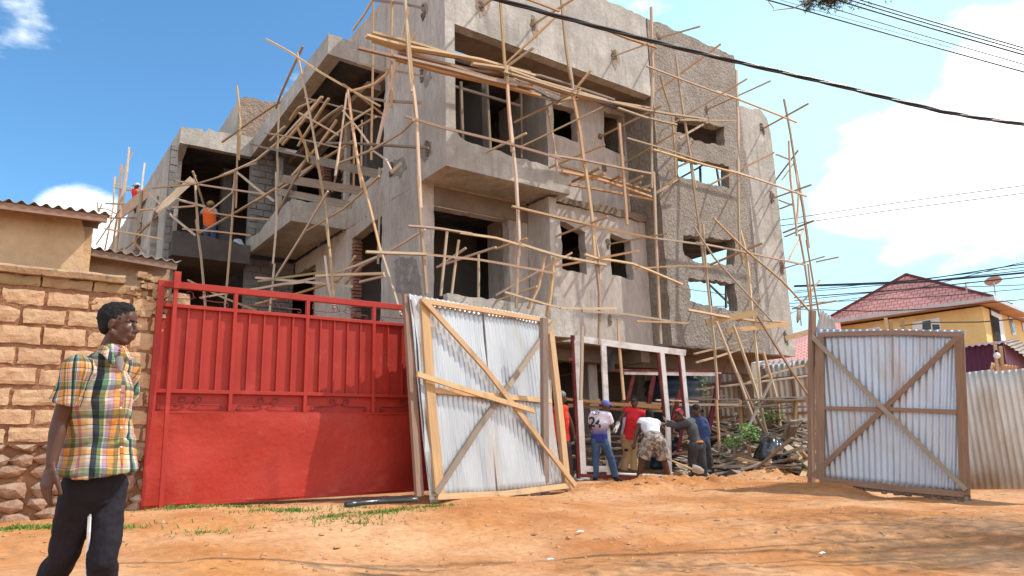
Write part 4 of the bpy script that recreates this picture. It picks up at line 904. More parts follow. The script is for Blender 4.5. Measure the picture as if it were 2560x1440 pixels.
yh=thing('yellow_house','two storey yellow house with salmon tiled hip roof beyond the fence','house',(A.x,A.y,-.5))
ap=A+e1*wd/2+e2*dep_/2+Vector((0,0,dz)); B_=A+e2*dep_; C_=Lp+e2*dep_
mb=MB()
for a,b in ((A,Lp),(B_,A),(C_,B_),(Lp,C_)):
    w_=(b-a).length; h_=((ap-(a+b)/2)).length; mb.add([a,b,ap],[(0,1,2)],[[(0,0),(w_,0),(w_/2,h_)]])
mb.build('roof',MT['tile'],yh)
mb=MB()
for a,b in ((A,Lp),(B_,A)): mb.beam([a-Vector((0,0,.08)),b-Vector((0,0,.08))],.14,.2)
mb.build('gutter',MT['gutter'],yh)
mb=MB()
for a in (A,Lp,B_): mb.beam([a+Vector((0,0,.05)),ap+Vector((0,0,.05))],.2,.12)
mb.build('hip_cap',MT['maroon'],yh)
ins=.75
a=A+e1*ins+e2*ins; l=Lp-e1*.4+e2*ins; b=B_+e1*ins-e2*ins; c=C_-e1*.4-e2*ins
mb=MB()
z0,z1=-.6,ez-.3
vs=[Vector((p.x,p.y,z)) for z in (z0,z1) for p in (a,l,c,b)]
mb.add(vs,[(0,1,5,4),(1,2,6,5),(2,3,7,6),(3,0,4,7)]); mb.build('wall',MT['yellow'],yh)
mb=MB(); quadm(mb,[p+Vector((0,0,-.19)) for p in (A,Lp,C_,B_)],.06); mb.build('soffit',mat('peach_soffit',(.55,.33,.24),None,1,.8,0),yh)
nf=-e2
mb=MB(); E_=B_+e2*10
q0,q1=Vector((b.x,b.y,0)),Vector((b.x,b.y,0))+e2*10
mb.add([Vector((p.x,p.y,z)) for z in (z0,z1) for p in (q0,q1,q1-ns_*7 if False else q1+e1*7,q0+e1*7)],[(0,1,5,4),(1,2,6,5),(2,3,7,6)]); mb.build('rear_wall',MT['yellow'],yh)
mb=MB(); mb.beam([B_-Vector((0,0,.08)),E_-Vector((0,0,.08))],.14,.2); mb.build('rear_gutter',MT['gutter'],yh)
mb=MB(); mb.add([B_,E_,E_+e1*4+Vector((0,0,.9)),B_+e1*4+Vector((0,0,.9))],[(0,1,2,3)],[[(0,0),(10,0),(10,4),(0,4)]]); mb.build('rear_roof',MT['tile'],yh)
mb=MB(); quadm(mb,[p-Vector((0,0,.19)) for p in (B_,E_,E_+e1*1.2,B_+e1*1.2)],.05); mb.build('rear_soffit',mat('peach_rear_soffit',(.55,.33,.24),None,1,.8,0),yh)
def onwall(px,py,off=.05): return PP(px,py,a+nf*off,nf)
def window(pts,panes,label=None):
    mb=MB(); quadm(mb,[onwall(*p,.06) for p in pts],.05); w_=mb.build('window',MT['white'],yh)
    for pn in panes: mb=MB(); quadm(mb,[onwall(*p,.075) for p in pn],.01); mb.build('pane',MT['glass'],w_)
window([(2281,840),(2355,836),(2348,793),(2281,806)],[[(2306,826),(2328,825),(2326,800),(2306,804)],[(2332,825),(2350,823),(2348,811),(2330,811)]])
window([(2165,845),(2205,840),(2200,816),(2165,822)],[[(2170,840),(2184,838),(2184,824),(2170,826)],[(2187,838),(2199,836),(2197,822),(2187,824)]])
ns=-e1
def onside(px,py,off=.05): return PP(px,py,a+ns*off,ns)
def sidequad(name,m,pts,off,th=.03,par=None):
    mb=MB(); quadm(mb,[onside(*p,off) for p in pts],th); return mb.build(name,m,par or yh)
sidequad('corner_panel',MT['purple'],[(2477,788),(2500,796),(2499,760),(2474,752)],.05)
dr=sidequad('door_frame',MT['white'],[(2489,855),(2516,858),(2504,788),(2478,776)],.09); sidequad('door',MT['dark'],[(2490,855),(2504,857),(2497,796),(2480,788)],.12,par=dr)
w2=sidequad('window',MT['white'],[(2533,838),(2541,836),(2532,795),(2523,792)],.06); sidequad('pane',MT['glass'],[(2534,832),(2539,830),(2532,800),(2526,798)],.09,par=w2)
w2=sidequad('window',MT['white'],[(2560,830),(2570,828),(2566,806),(2556,806)],.06)
# purple clad shed
ps=thing('purple_shed','dark purple sheet clad shed with small corrugated roof before the yellow house','shed',PD(2470,930,27)-Vector((0,0,1.5)))
p_=[PD(2405,945,27.5),PD(2521,940,26),PD(2509,858,26),PD(2405,868,27.5)]
mb=MB(); corr(mb,*p_,pitch=.2,amp=.02,rows=2); mb.build('front_cladding',MT['purple'],ps)
p2=[PD(2521,940,26),PD(2600,960,27.5),PD(2600,900,27.5),PD(2509,858,26)]
mb=MB(); corr(mb,*p2,pitch=.2,amp=.02,rows=2); mb.build('side_cladding',mat('light_purple_cladding',(.25,.14,.24),None,1,.5,0),ps)
p3=[PD(2404,868,27.2),PD(2512,857,25.7),PD(2545,848,27.2),PD(2440,862,29)]
mb=MB(); corr(mb,p3[0],p3[1],p3[2],p3[3],pitch=.25,amp=.03,rows=2); mb.build('roof_sheet',MT['purple'],ps)
p4=[PD(2510,855,25.6),PD(2620,930,26.5),PD(2620,905,28),PD(2545,848,27.2)]
mb=MB(); corr(mb,*p4,pitch=.25,amp=.03,rows=2); mb.build('lean_roof',MT['zincold'],ps)
# low purple shed and red roofed house behind the right end of the building
lsd=thing('purple_shed','long low purple sheet shed seen under the end of the building','shed',PD(1880,960,33)-Vector((0,0,1)))
mb=MB(); corr(mb,PD(1680,975,34),PD(2120,955,31),PD(2120,902,31),PD(1680,925,34),pitch=.25,amp=.03,rows=2); mb.build('cladding',MT['purple'],lsd)
mb=MB(); corr(mb,PD(1680,925,33.8),PD(2120,902,30.8),PD(2120,893,33),PD(1680,915,36),pitch=.25,amp=.03,rows=2); mb.build('roof_sheet',MT['zincold'],lsd)
rh=thing('red_roof_house','low house with deep salmon tile roof peeking between end wall and gate post','house',PD(2010,960,40)-Vector((0,0,1)))
q=[PD(1900,915,38),PD(2110,905,36),PD(2100,800,44),PD(1985,832,46)]
mb=MB(); quadm(mb,q,uvs=[(0,0),(4.4,0),(4.4,9),(1.6,9)]); mb.build('roof',MT['tile'],rh)
mb=MB(); quadm(mb,[PD(1900,960,38.3),PD(2110,955,36.3),PD(2110,906,36.3),PD(1900,916,38.3)],.2); mb.build('wall',MT['yellow'],rh)
# dishes, aerials, lamp
def dish(label,q,D,r,face,mastq,tilt=.3):
    c=PD(*q,D); t=thing('satellite_dish',label,'dish',PD(*mastq,D)); f=(ray(CX+face[0],CY-face[1])).normalized(); s=f.orthogonal().normalized(); u=f.cross(s); mb=MB(); vs=[c-f*.0]; n=20
    for k in range(1,4):
        for i in range(n): a_=6.2832*i/n; vs.append(c+(s*math.cos(a_)+u*math.sin(a_))*r*k/3+f*(k/3)**2*r*.22)
    fs=[(0,1+i,1+(i+1)%n) for i in range(n)]+[(1+k*n+i,1+(k+1)*n+i,1+(k+1)*n+(i+1)%n,1+k*n+(i+1)%n) for k in range(2) for i in range(n)]
    mb.add(vs,fs); o=mb.build('bowl',mat('dull_dish',(.42,.36,.33),None,3,.6,0),t,smooth=True); s_=o.modifiers.new('t','SOLIDIFY'); s_.thickness=.02
    mb=MB(); mb.tube([PD(*mastq,D),c],.035,6); mb.build('mast',MT['gutter'],t)
    mb=MB(); mb.tube([c-u*r*.7,c-f*.0+f*r*.9],.02,5); mb.tube([c+f*r*.88,c+f*r*1.02],.05,6); mb.build('arm',MT['gutter'],t)
dish('wide grey dish on a mast above the corner of the yellow house','' or (2484,705),A.length*.86,.42,(300,2400),(2489,739))
dish('small dish low beside the gate post in front of distant wires',(2001,785),34,.45,(-3000,300),(2003,815))
def aerial(label,q0,q1,D,bars):
    t=thing('aerial',label,'aerial',PD(*q0,D)); mb=MB(); mb.tube([PD(*q0,D),PD(*q1,D)],.03,5); mb.build('mast',MT['gutter'],t)
    for a_,b_ in bars: mb=MB(); mb.tube([PD(*a_,D),PD(*b_,D)],.02,4); mb.build('bar',MT['gutter'],t)
aerial('thin forked aerial on the right hip of the salmon roof',(2418,734),(2414,706),33,[((2406,708),(2421,705)),((2404,718),(2428,720))])
lamp=thing('street_lamp','white globe lamp on a short wooden stake behind the fence','lamp',PD(2492,930,20)); mb=MB(); mb.beam([PD(2494,935,20),PD(2487,855,20)],.07,.07); mb.build('stake',MT['wood'],lamp); mb=MB(); mb.beam([PD(2507,935,20.1),PD(2501,866,20.1)],.08,.08); mb.build('stake',MT['wood'],lamp)
mb=MB(); mb.ell(PD(2492,889,19.8),.085,.085,.09); mb.build('globe',MT['white'],lamp,smooth=True); mb=MB(); mb.tube([PD(2492,889,19.8)+Vector((0,0,.07)),PD(2492,889,19.8)+Vector((0,0,.15))],.03,8); mb.build('cap',MT['dark'],lamp)
mb=MB(); q=[PD(2474,925,20),PD(2536,945,20),PD(2544,915,20),PD(2478,906,20.2)]; corr(mb,*q,pitch=.08,amp=.012,rows=3); o=mb.build('roof_sheet_scrap',mat('orange_rust_sheet',(.5,.25,.12),None,4,.7,.3),smooth=True); rebase(o); tag(o,'curled rusty orange sheet scrap lying behind the pale fence','sheet'); s=o.modifiers.new('t','SOLIDIFY'); s.thickness=.004
for k,(a_,b_,lb) in enumerate((((2224,825),(2214,795),'short leaning stake behind the grey gate leaf, left of a pair'),((2232,825),(2226,800),'short brown stake behind the grey gate leaf, right of a pair'),((2264,822),(2256,797),'small forked stick with wire ties above the grey gate leaf'))):
    mb=MB(); mb.beam([PD(a_[0],870,18),PD(*b_,18)],.08,.06); o=mb.build('stake',MT['wood']); rebase(o); tag(o,lb,'stake')
# ---------------------------------------------------------------- overhead cables
def cable(label,pts,r,group=None,twist=0,name='overhead_cable'):
    P=[PD(x,y,D) for x,y,D in pts]; P=curve(P,wob=0)
    mb=MB()
    if twist:
        Q=[]
        for i in range(len(P)-1):
            for k in range(6): Q.append(P[i].lerp(P[i+1],k/6))
        L=0
        for s in range(3):
            pts_=[]; L=0
            for i,p in enumerate(Q):
                if i: L+=(p-Q[i-1]).length
                d=(Q[min(i+1,len(Q)-1)]-Q[max(i-1,0)]).normalized(); a_=d.orthogonal() if False else d.cross(Vector((0,0,1))).normalized(); b_=a_.cross(d); q=L*5+s*2.094
                pts_.append(p+(a_*math.cos(q)+b_*math.sin(q))*r*1.05)
            mb.tube(pts_,r,7)
    else: mb.tube(P,r,6)
    o=mb.build(name,MT['black'],smooth=True); rebase(o); return tag(o,label,'cable',group)
cable('thick black twisted cable bundle crossing in front of the building',[(900,-90,5.9),(1250,0,6.1),(1400,42,6.25),(1630,103,6.5),(1830,152,6.7),(2100,215,7.0),(2350,278,7.3),(2560,311,7.6),(3000,345,8.2),(3700,360,9.5)],.0105,twist=1)
tr=[[(1700,-60),(1930,3),(2560,180)],[(1760,-60),(1958,2),(2560,169)],[(1900,-60),(2086,22),(2560,161)],[(1900,-80),(2118,8),(2560,137)],[(1960,-80),(2125,0),(2560,128)],[(1990,-70),(2152,0),(2560,120)]]
for i,t_ in enumerate(tr): cable('straight dark wire in the fan of wires slanting across the top right sky',[(x,y,11+.4*i) for x,y in t_]+[(2900,t_[-1][1]+85,12)],(.011,.004,.008,.014,.012,.012)[i],'wires fanning across the top right')
for i,(y0,y1) in enumerate(((558,463),(572,483))): cable(('upper','lower')[i]+' thin wire of the pair rising across the white cloud at right',[(1900,y0,40),(2230,(y0+y1)/2-2,38),(2700,y1-18,36)],.022)
lowl=[(1985,714,2280,702,2560,660,.03),(1985,728,2280,700,2560,668,.02),(1985,732,2280,706,2560,676,.02),(1985,716,2280,706,2560,682,.05),(1985,744,2280,722,2560,692,.03),(1985,752,2280,722,2560,712,.02),(1985,768,2280,724,2560,655,.018),(1700,770,2280,745,2560,722,.02)]
for i,(a_,b_,c_,d_,e_,f_,r) in enumerate(lowl): cable('dark wire in the bundle of wires drooping behind the scaffold towards the tiled roof',[(a_,b_,36-i*.3),(c_,d_,34-i*.3),(e_,f_,31),(e_+200,f_-26,30)],r*.9,'low wires over the tiled roof')
for i,pp_ in enumerate(([(1985,772,24),(2170,778,23),(2320,772,22),(2560,748,21)],[(1700,720,30),(1850,742,30),(2000,770,30)],[(2250,815,20),(2330,806,20),(2450,805,19.5),(2600,792,19)])): cable(('slack black wire sagging across the eave of the yellow house','wire seen through the lowest window hole of the rough wall','sagging wire tied to a stick in front of the yellow wall')[i],pp_,.016)
# ---------------------------------------------------------------- big metal window frames
MT['primer']=mat('pale_primer_steel',(.84,.83,.80),(.72,.70,.68),3,.5,.1,16,c3=(.5,.42,.38),s3=3)
def frame(label,c,members,D):
    BL,BR,TL=c; n=(BR-BL).cross(TL-BL).normalized(); n=n if n.dot(CAM-BL)>0 else -n
    t=thing('window_frame',label,'frame',BL)
    for nm,m,pts,w_,th,o_ in members:
        q=[PP(*p,BL,n)+n*o_ for p in pts]; mb=MB(); mb.beam(q,w_,th,up=n); mb.build(nm,MT[m],t,bevel=.003)
    return t
c=(PD(1443,1196,14.35),PD(1738,1200,15.3),PD(1430,838,14.5))
frame('large three bay steel window frame, pale faced with maroon edges, held upright by the workers',c,[
 ('top_rail','primer',[(1436,846),(1580,866),(1713,882)],.125,.06,0),('stile','primer',[(1441,850),(1458,1190)],.125,.06,.003),('stile_edge','maroon',[(1431,838),(1446,1196)],.05,.075,-.01),
 ('stile','primer',[(1508,860),(1523,1190)],.11,.06,.003),('stile','primer',[(1654,880),(1669,1050),(1673,1180)],.10,.06,.003),('stile_edge','maroon',[(1644,882),(1663,1052)],.045,.06,-.01),('stile','primer',[(1703,885),(1719,1050)],.09,.06,.003),
 ('stile_edge','maroon',[(1697,890),(1713,1050)],.04,.06,-.01),('bottom_rail','primer',[(1452,1172),(1528,1172)],.11,.06,.004),('bottom_rail','primer',[(1672,1186),(1740,1190)],.09,.06,.004),('sill','maroon',[(1448,1188),(1600,1193),(1742,1200)],.07,.07,-.0),('sill','primer',[(1545,1184),(1660,1189)],.03,.075,.006),
 ('hinge','maroon',[(1420,898),(1434,899)],.07,.05,0)],14)
c=(PD(1500,1180,16.2),PD(1762,1120,16.6),PD(1500,930,16.3))
frame('second steel window frame with maroon sides propped up behind the first one',c,[
 ('top_rail','primer',[(1560,930),(1700,933),(1802,934)],.11,.06,0),('top_edge','maroon',[(1500,926),(1802,928)],.04,.08,.01),('stile','maroon',[(1799,934),(1785,1010),(1764,1110)],.10,.07,0),('stile','maroon',[(1584,938),(1566,1010)],.08,.06,0),
 ('stile','maroon',[(1634,940),(1610,1080)],.10,.06,0),('stile','maroon',[(1700,975),(1680,1060),(1662,1170)],.10,.06,0),('stile','maroon',[(1706,1060),(1690,1165)],.08,.06,0),('lug','maroon',[(1792,970),(1806,970)],.06,.05,.03)],16)
# ---------------------------------------------------------------- timber on trestles, heap, tank, plants
def loose(name,label,cat,group,pts,w_,h_,m):
    mb=MB(); mb.beam(pts,w_,h_,j=.04); o=mb.build(name,MT[m]); rebase(o); return tag(o,label,cat,group)
for i,(a_,b_,D) in enumerate((((1395,995),(1650,1020),15.9),((1420,1012),(1660,1028),16.1),((1440,1000),(1655,1014),16.3),((1560,1006),(1845,1012),16.6),((1380,1022),(1500,1000),16.0))):
    loose('plank','long pale plank resting at chest height behind the workers','plank','planks at chest height behind the workers',[PD(*a_,D),PD((a_[0]+b_[0])/2,(a_[1]+b_[1])/2+3,D),PD(*b_,D)],.15,.05,'woodgold' if i<3 else 'wood')
rH=random.Random(31)
for i in range(26):
    x=rH.uniform(1650,1990); y=rH.uniform(994,1022); D=17.5+rH.uniform(-1,1.2); L=rH.uniform(60,150)
    loose('stacked_board','grey weathered board in the flat stack at the back of the yard','board','boards stacked flat at the back',[PD(x,y,D),PD(x+L,y-rH.uniform(-1,9)+1,D+rH.uniform(-.6,.6))],rH.uniform(.12,.3),.03,'woodgrey')
for a_,b_,D in (((1680,1100),(1684,1000),17.2),((1856,1105),(1850,1000),17.4),((1985,1090),(1990,995),17)): loose('trestle_leg','upright stick propping the flat board stack','stick','sticks propping the board stack',[PD(*a_,D),PD(*b_,D)],.07,.07,'wood')
def heapz(D,x):
    # height of the heap under picture position
    return .4
def heap(n,x0,x1,ytop,ybot,D0,D1,label,group,m=('woodgrey','woodgrey','wood','woodgrey'),name='scrap_board',L=(.5,1.9)):
    for i in range(n):
        x=rH.uniform(x0,x1); t=rH.random()**.8; y=ytop(x)+(ybot(x)-ytop(x))*t; D=D1+(D0-D1)*t+rH.uniform(-.25,.25)
        c=PD(x,y,D); az=rH.uniform(0,math.pi); el=rH.gauss(0,.22)+.05; ln=rH.uniform(*L); d=Vector((math.cos(az)*math.cos(el),math.sin(az)*math.cos(el),math.sin(el)))
        z=max(c.z,gh(c.x,c.y)+.04); c.z=z
        loose(name,label,'board',group,[c-d*ln/2,c+d*ln/2],rH.choice((.06,.1,.16,.22)),rH.choice((.03,.04,.05)),rH.choice(m))
heap(105,1790,2035,lambda x:1045+.10*abs(x-1960),lambda x:1180-.12*max(0,x-1850),14.6,18.2,'weathered broken board in the big heap of scrap timber','broken boards in the scrap heap')
heap(26,1440,1790,lambda x:1060,lambda x:1150,16.2,17.2,'dark old board lying in shade under the building behind the workers','boards in shade under the building',m=('woodgrey','wooddark','woodgrey'))
mb=MB(); rr=random.Random(8)
for i in range(420):
    x=rr.uniform(1700,2030); t=rr.random(); y=1050+(1195-1050-.1*max(0,x-1850))*t; D=18+(14.6-18)*t; c=PD(x,y,D); c.z=max(c.z,gh(c.x,c.y)+.01)
    if x<1790 and t<.6: continue
    a_,b_=rr.uniform(.05,.3),rr.uniform(.03,.12); az=rr.uniform(0,6.3); u_=Vector((math.cos(az),math.sin(az),rr.gauss(0,.2)))*a_; v_=Vector((-math.sin(az),math.cos(az),rr.gauss(0,.3)))*b_; w_=Vector((0,0,.02))
    q=[c-u_-v_,c+u_-v_*rr.uniform(.6,1.2),c+u_+v_,c-u_*rr.uniform(.7,1)+v_]; mb.add([p for p in q]+[p-w_ for p in q],[(0,1,2,3),(7,6,5,4),(0,4,5,1),(1,5,6,2),(2,6,7,3),(3,7,4,0)])
o=mb.build('timber_offcuts',mat('offcut_mix',(.42,.34,.26),(.20,.15,.11),5,.9,.3,20,c3=(.5,.46,.4),s3=6)); tag(o,'short timber offcuts and crumbled bark filling the scrap heap','offcuts',kind='stuff')
mb=MB()
for j in range(9):
    for i in range(15):
        u_=i/14; v_=j/8; x=1700+u_*335; p=PD(x,1190-(130+10*math.sin(u_*9))*v_,14.9+3.6*v_); p.z=max(.2,p.z-.1+.08*noise.noise(p*2)); mb.v.append(tuple(p))
for j in range(8):
    for i in range(14): mb.f.append([j*15+i,j*15+i+1,(j+1)*15+i+1,(j+1)*15+i]); mb.uv.append(None); mb.mi.append(0)
o=mb.build('heap_core',mat('heap_earth',(.26,.14,.08),(.13,.08,.05),4,.95,.8,20),smooth=True); tag(o,'dark earth and rotten wood under the scrap timber','rubble',kind='stuff')
def sheetlump(name,label,cat,c,sx,sy,sz,m,seed,drape=1):
    mb=MB(); n=22; r=random.Random(seed)
    for j in range(n+1):
        for i in range(n+1):
            u_=i/n*2-1; v_=j/n*2-1; rr_=math.hypot(u_,v_); z=sz*max(0,1-rr_**2)**.6+.10*sz*noise.noise(Vector((u_*4,v_*4,seed)))*3*(1-.3*rr_)+abs(noise.noise(Vector((u_*2,v_*7,seed+3))))*sz*.35
            k=.75+.3*noise.noise(Vector((u_,v_,seed)))
            mb.v.append((c.x+u_*sx*k,c.y+v_*sy*k,c.z+max(z,-.02)))
    for j in range(n):
        for i in range(n): mb.f.append([j*(n+1)+i,j*(n+1)+i+1,(j+1)*(n+1)+i+1,(j+1)*(n+1)+i]); mb.uv.append(None); mb.mi.append(0)
    o=mb.build(name,m,smooth=True); rebase(o); s=o.modifiers.new('t','SOLIDIFY'); s.thickness=.004; return tag(o,label,cat)
MT['tarp']=mat('black_plastic_sheet',(.025,.03,.035),(.04,.045,.05),3,.25,.3,9,spec=.6); MT['sack']=mat('grey_woven_sack',(.42,.43,.42),(.3,.3,.3),5,.6,.3,20)
c=PD(1935,1150,15.3); sheetlump('plastic_sheet','crumpled black plastic sheet on the scrap heap beside the column','sheet',c,.55,.45,.42,MT['tarp'],5)
c=PZ(1455,1200,.36); sheetlump('woven_sack','grey crumpled woven sack on the ground beside the bright gate leaf post','sack',c,.32,.25,.13,MT['sack'],9)
c=PY(596,618,20.6); sheetlump('plastic_sack','blue and white plastic sack lying on the left wing floor','sack',Vector((c.x,c.y,c.z-.1)),.3,.25,.3,mat('blue_white_sack',(.25,.33,.45),(.6,.62,.66),9,.4,.2),12)
jug=thing('water_jug','translucent blue plastic water jug beside the workers','jug',PD(1752,1132,14.9)); b0=PD(1752,1132,14.9); mb=MB(); mb.cone(b0+Vector((0,0,.06)),b0+Vector((0,0,.22)),.09,.09); mb.cone(b0+Vector((0,0,.24)),b0+Vector((0,0,.30)),.05,.03); mb.build('body',mat('blue_translucent_plastic',(.30,.42,.55),(.25,.36,.48),2,.2,0,spec=.5),jug,smooth=True); mb=MB(); mb.tube([b0+Vector((.05,0,.25)),b0+Vector((.09,0,.32)),b0+Vector((0,0,.34))],.01,6); mb.build('handle',MT['white'],jug,smooth=True)
tk=thing('water_tank','ribbed black water tank standing under the building','tank',PD(1690,1070,19.5)-Vector((0,0,.1))); b0=PD(1690,1075,19.5); b0.z=.4; top=PD(1690,925,19.5).z
mb=MB(); z=b0.z; prof=[]
while z<top-.35: prof+= [(z,.72),(z+.1,.78),(z+.2,.72)]; z+=.24
prof+=[(top-.3,.66),(top-.12,.45),(top,.2)]
n=28
vs=[(b0.x+r*math.cos(6.2832*k/n),b0.y+r*math.sin(6.2832*k/n),z_) for z_,r in prof for k in range(n)]
mb.add(vs,[(i*n+k,i*n+(k+1)%n,(i+1)*n+(k+1)%n,(i+1)*n+k) for i in range(len(prof)-1) for k in range(n)]); mb.build('body',mat('dark_blue_tank',(.03,.05,.075),(.04,.06,.09),2,.35,0),tk,smooth=True)
mb=MB(); mb.tube([(b0.x,b0.y,top-.02),(b0.x,b0.y,top+.08)],.22,16); mb.build('lid',MT['tarp'],tk)
cl=thing('hanging_cloth','black cloth hanging from the slab beam under the building','cloth',PD(1530,1000,15.5)); mb=MB(); vs=[]
for j in range(9):
    for i in range(7): vs.append(PD(1500+i*6,872+j*7+3*math.sin(i*2),15.6+.06*math.sin(i*1.7+j*.5)))
mb.add(vs,[(j*7+i,j*7+i+1,(j+1)*7+i+1,(j+1)*7+i) for j in range(8) for i in range(6)]); mb.build('cloth',MT['tarp'],cl,smooth=True)
def bush(name,label,cat,c,rx,ry,rz,n,leaf,cols,seed,stem=True,gaps=.5):
    t=thing(name,label,cat,(c.x,c.y,gh(c.x,c.y))); r=random.Random(seed); mb=MB(); m=[mat(name+'_leaf',a_,b_,9,.6,0) for a_,b_ in cols]
    for i in range(n):
        while True:
            p=Vector((r.uniform(-1,1),r.uniform(-1,1),r.uniform(-1,1)))
            if p.length<1 and noise.noise(p*2.3+Vector((seed,0,0)))>-.12-.2*gaps*0: break
        q=Vector((c.x+p.x*rx,c.y+p.y*ry,c.z+p.z*rz)); a_=Vector((r.gauss(0,1),r.gauss(0,1),r.gauss(0,.6))).normalized(); b_=a_.orthogonal().normalized(); s=leaf*r.uniform(.6,1.3)
        mb.cm=r.randrange(len(m)); mb.add([q-a_*s,q-b_*s*.35,q+a_*s,q+b_*s*.35],[(0,1,2,3)])
    mb.build('foliage',m,t)
    if stem:
        mb=MB()
        for k in range(5): mb.tube([Vector((c.x,c.y,gh(c.x,c.y)-.05)),Vector((c.x+r.uniform(-.5,.5)*rx,c.y+r.uniform(-.5,.5)*ry,c.z+rz*.3))],.015,5,.006)
        mb.build('stem',MT['wooddark'],t)
    return t
gl=[((.14,.28,.04),(.09,.2,.03)),((.22,.38,.06),(.15,.3,.04)),((.06,.13,.025),(.05,.1,.02))]
c=PD(1872,1082,15.4); bush('leafy_bush','bright green leafy bush growing at the foot of the concrete column','bush',c,.22,.25,.22,380,.045,gl,4)
c=PD(1830,1105,15.6); bush('leafy_bush','small light green weed clump left of the bright bush','bush',c,.25,.25,.15,260,.035,gl,6)
c=PD(1925,1040,17.5); bush('leafy_bush','green shrub showing behind the board stack right of the column','bush',c,.4,.3,.18,260,.05,gl,7)
c=PD(1735,960,22.8); bush('leafy_bush','dark green climbing shrub against the beige fence','bush',Vector((c.x,c.y,c.z)),.6,.4,.8,900,.06,[gl[2],gl[0]],8)
# ---------------------------------------------------------------- conifer beside the road, mostly outside the frame
tree=thing('conifer_tree','dark drooping conifer whose branch tip hangs into the top right sky','tree',(14.6,-1.2,gh(14.6,-1.2)))
mb=MB(); tp=[Vector((14.6,-1.2,-.2)),Vector((14.5,-1.1,3)),Vector((14.3,-1,6)),Vector((14.2,-.9,10.5))]; mb.tube(curve(tp,wob=.02),.26,10,.06); mb.build('trunk',MT['wooddark'],tree,smooth=True)
cl_=[]
for px,py,h_,rad in ((1980,1338,5.4,.9),(2230,1318,6.2,.8),(2420,1350,6.6,1.2),(2560,1345,5.6,1.1),(2200,1382,5.0,.8),(2400,1392,5.6,.9),(1750,1432,5.0,.7),(1560,1432,4.6,.5),(2650,1400,6.5,1.5),(2700,1330,7.6,1.5),(2330,1372,6.1,.8),(2500,1372,7.5,1.2)):
    g_=PZ(px,py,.08)
    for _ in range(60):
        P=g_+Vector((.71,-.42,1))*h_; d=P-CAM; zc_=fwd.dot(d)
        if zc_<.3: break
        X_=CX+F*right.dot(d)/zc_; Y_=CY-F*up.dot(d)/zc_; m_=F*(rad+.1)/zc_
        if X_-m_>2570 or Y_+m_<-10: break
        h_+=.25
    cl_.append((P,rad))
for k in range(10): cl_.append((Vector((14.4+rH.uniform(-1.6,1.6),-1+rH.uniform(-1.6,1.6),6+k*.55)),1.2))
tip=PD(2035,-4,6.6); cl_.append((tip,.14)); cl_.append((PD(2085,-6,6.6),.13)); cl_.append((PD(2060,-20,6.6),.16)); cl_.append((PD(2110,-30,6.7),.25)); cl_.append((PD(2200,-80,6.9),.4))
mb=MB(); 
for P,rad in cl_:
    tz=min(max(P.z-.8,2.5),9.5); base=Vector((14.4,-1.05,tz))
    if rad<.45: continue
    mb.tube(curve([base,base.lerp(P,.5)+Vector((0,0,.35)),P],wob=.02),.05,6,.012)
mb.tube(curve([Vector((14.4,-1.05,9.3)),PD(2900,-900,9),PD(2300,-500,7.5),PD(2150,-60,6.8),tip],wob=.01),.045,6,.008)
mb.tube([tip,PD(1985,20,6.55),PD(1932,26,6.5)],.008,5,.003); mb.tube([PD(1935,22,6.5),PD(1914,-6,6.5)],.004,5)
mb.build('limbs',MT['wooddark'],tree)
mb=MB(); r=random.Random(2)
for P,rad in cl_:
    nt_=int(190*rad**2)+(60 if rad>.45 else 170)
    for i in range(nt_):
        d=Vector((r.gauss(0,1),r.gauss(0,1),r.gauss(0,.55))).normalized()*rad*r.random()**.5; q=P+d
        for k in range(5):
            a_=(Vector((r.gauss(0,1),r.gauss(0,1),r.gauss(0,.7)-.3)).normalized())*r.uniform(.05,.10)*(1 if rad>.45 else .55); b_=a_.cross(Vector((r.random(),r.random(),1))).normalized()*.005*(1.6 if rad>.45 else .5)
            mb.add([q-b_,q+b_,q+a_],[(0,1,2)])
mb.build('needles',mat('dark_needles',(.05,.045,.03),(.03,.04,.02),5,.8,0),tree)
# litter on the road
mb_l=[]
for i,(x,y) in enumerate(((1160,1360),(1030,1424),(1375,1400),(1600,1306),(1720,1285),(2055,1384),(560,1390),(1945,1312),(1450,1330),(1310,1290),(2110,1330),(2390,1275))):
    p=PZ(x,y,.2); z=gh(p.x,p.y); p=PZ(x,y,z)
    sheetlump('paper_scrap' if i in (0,1,2,5,8) else 'wood_chip',f'small {("pale curled paper scrap","pale flat wood chip")[0 if i in (0,1,2,5,8) else 1]} lying on the orange road','litter',Vector((p.x,p.y,z+.005)),.025+.012*(i%3),.018,.01,MT['white'] if i in (0,1,2,5,8) else MT['wood'],20+i)['group']='paper scraps on the road' if i in (0,1,2,5,8) else 'wood chips on the road'
# black pipe at the foot of the gate
mb=MB(); mb.tube(curve([PZ(x,y,.5) for x,y in ((865,1262),(920,1256),(985,1252),(1045,1250))],wob=0),.03,8); o=mb.build('drain_pipe',MT['tarp'],smooth=True); rebase(o); tag(o,'black plastic pipe lying at the foot of the red gate','pipe')
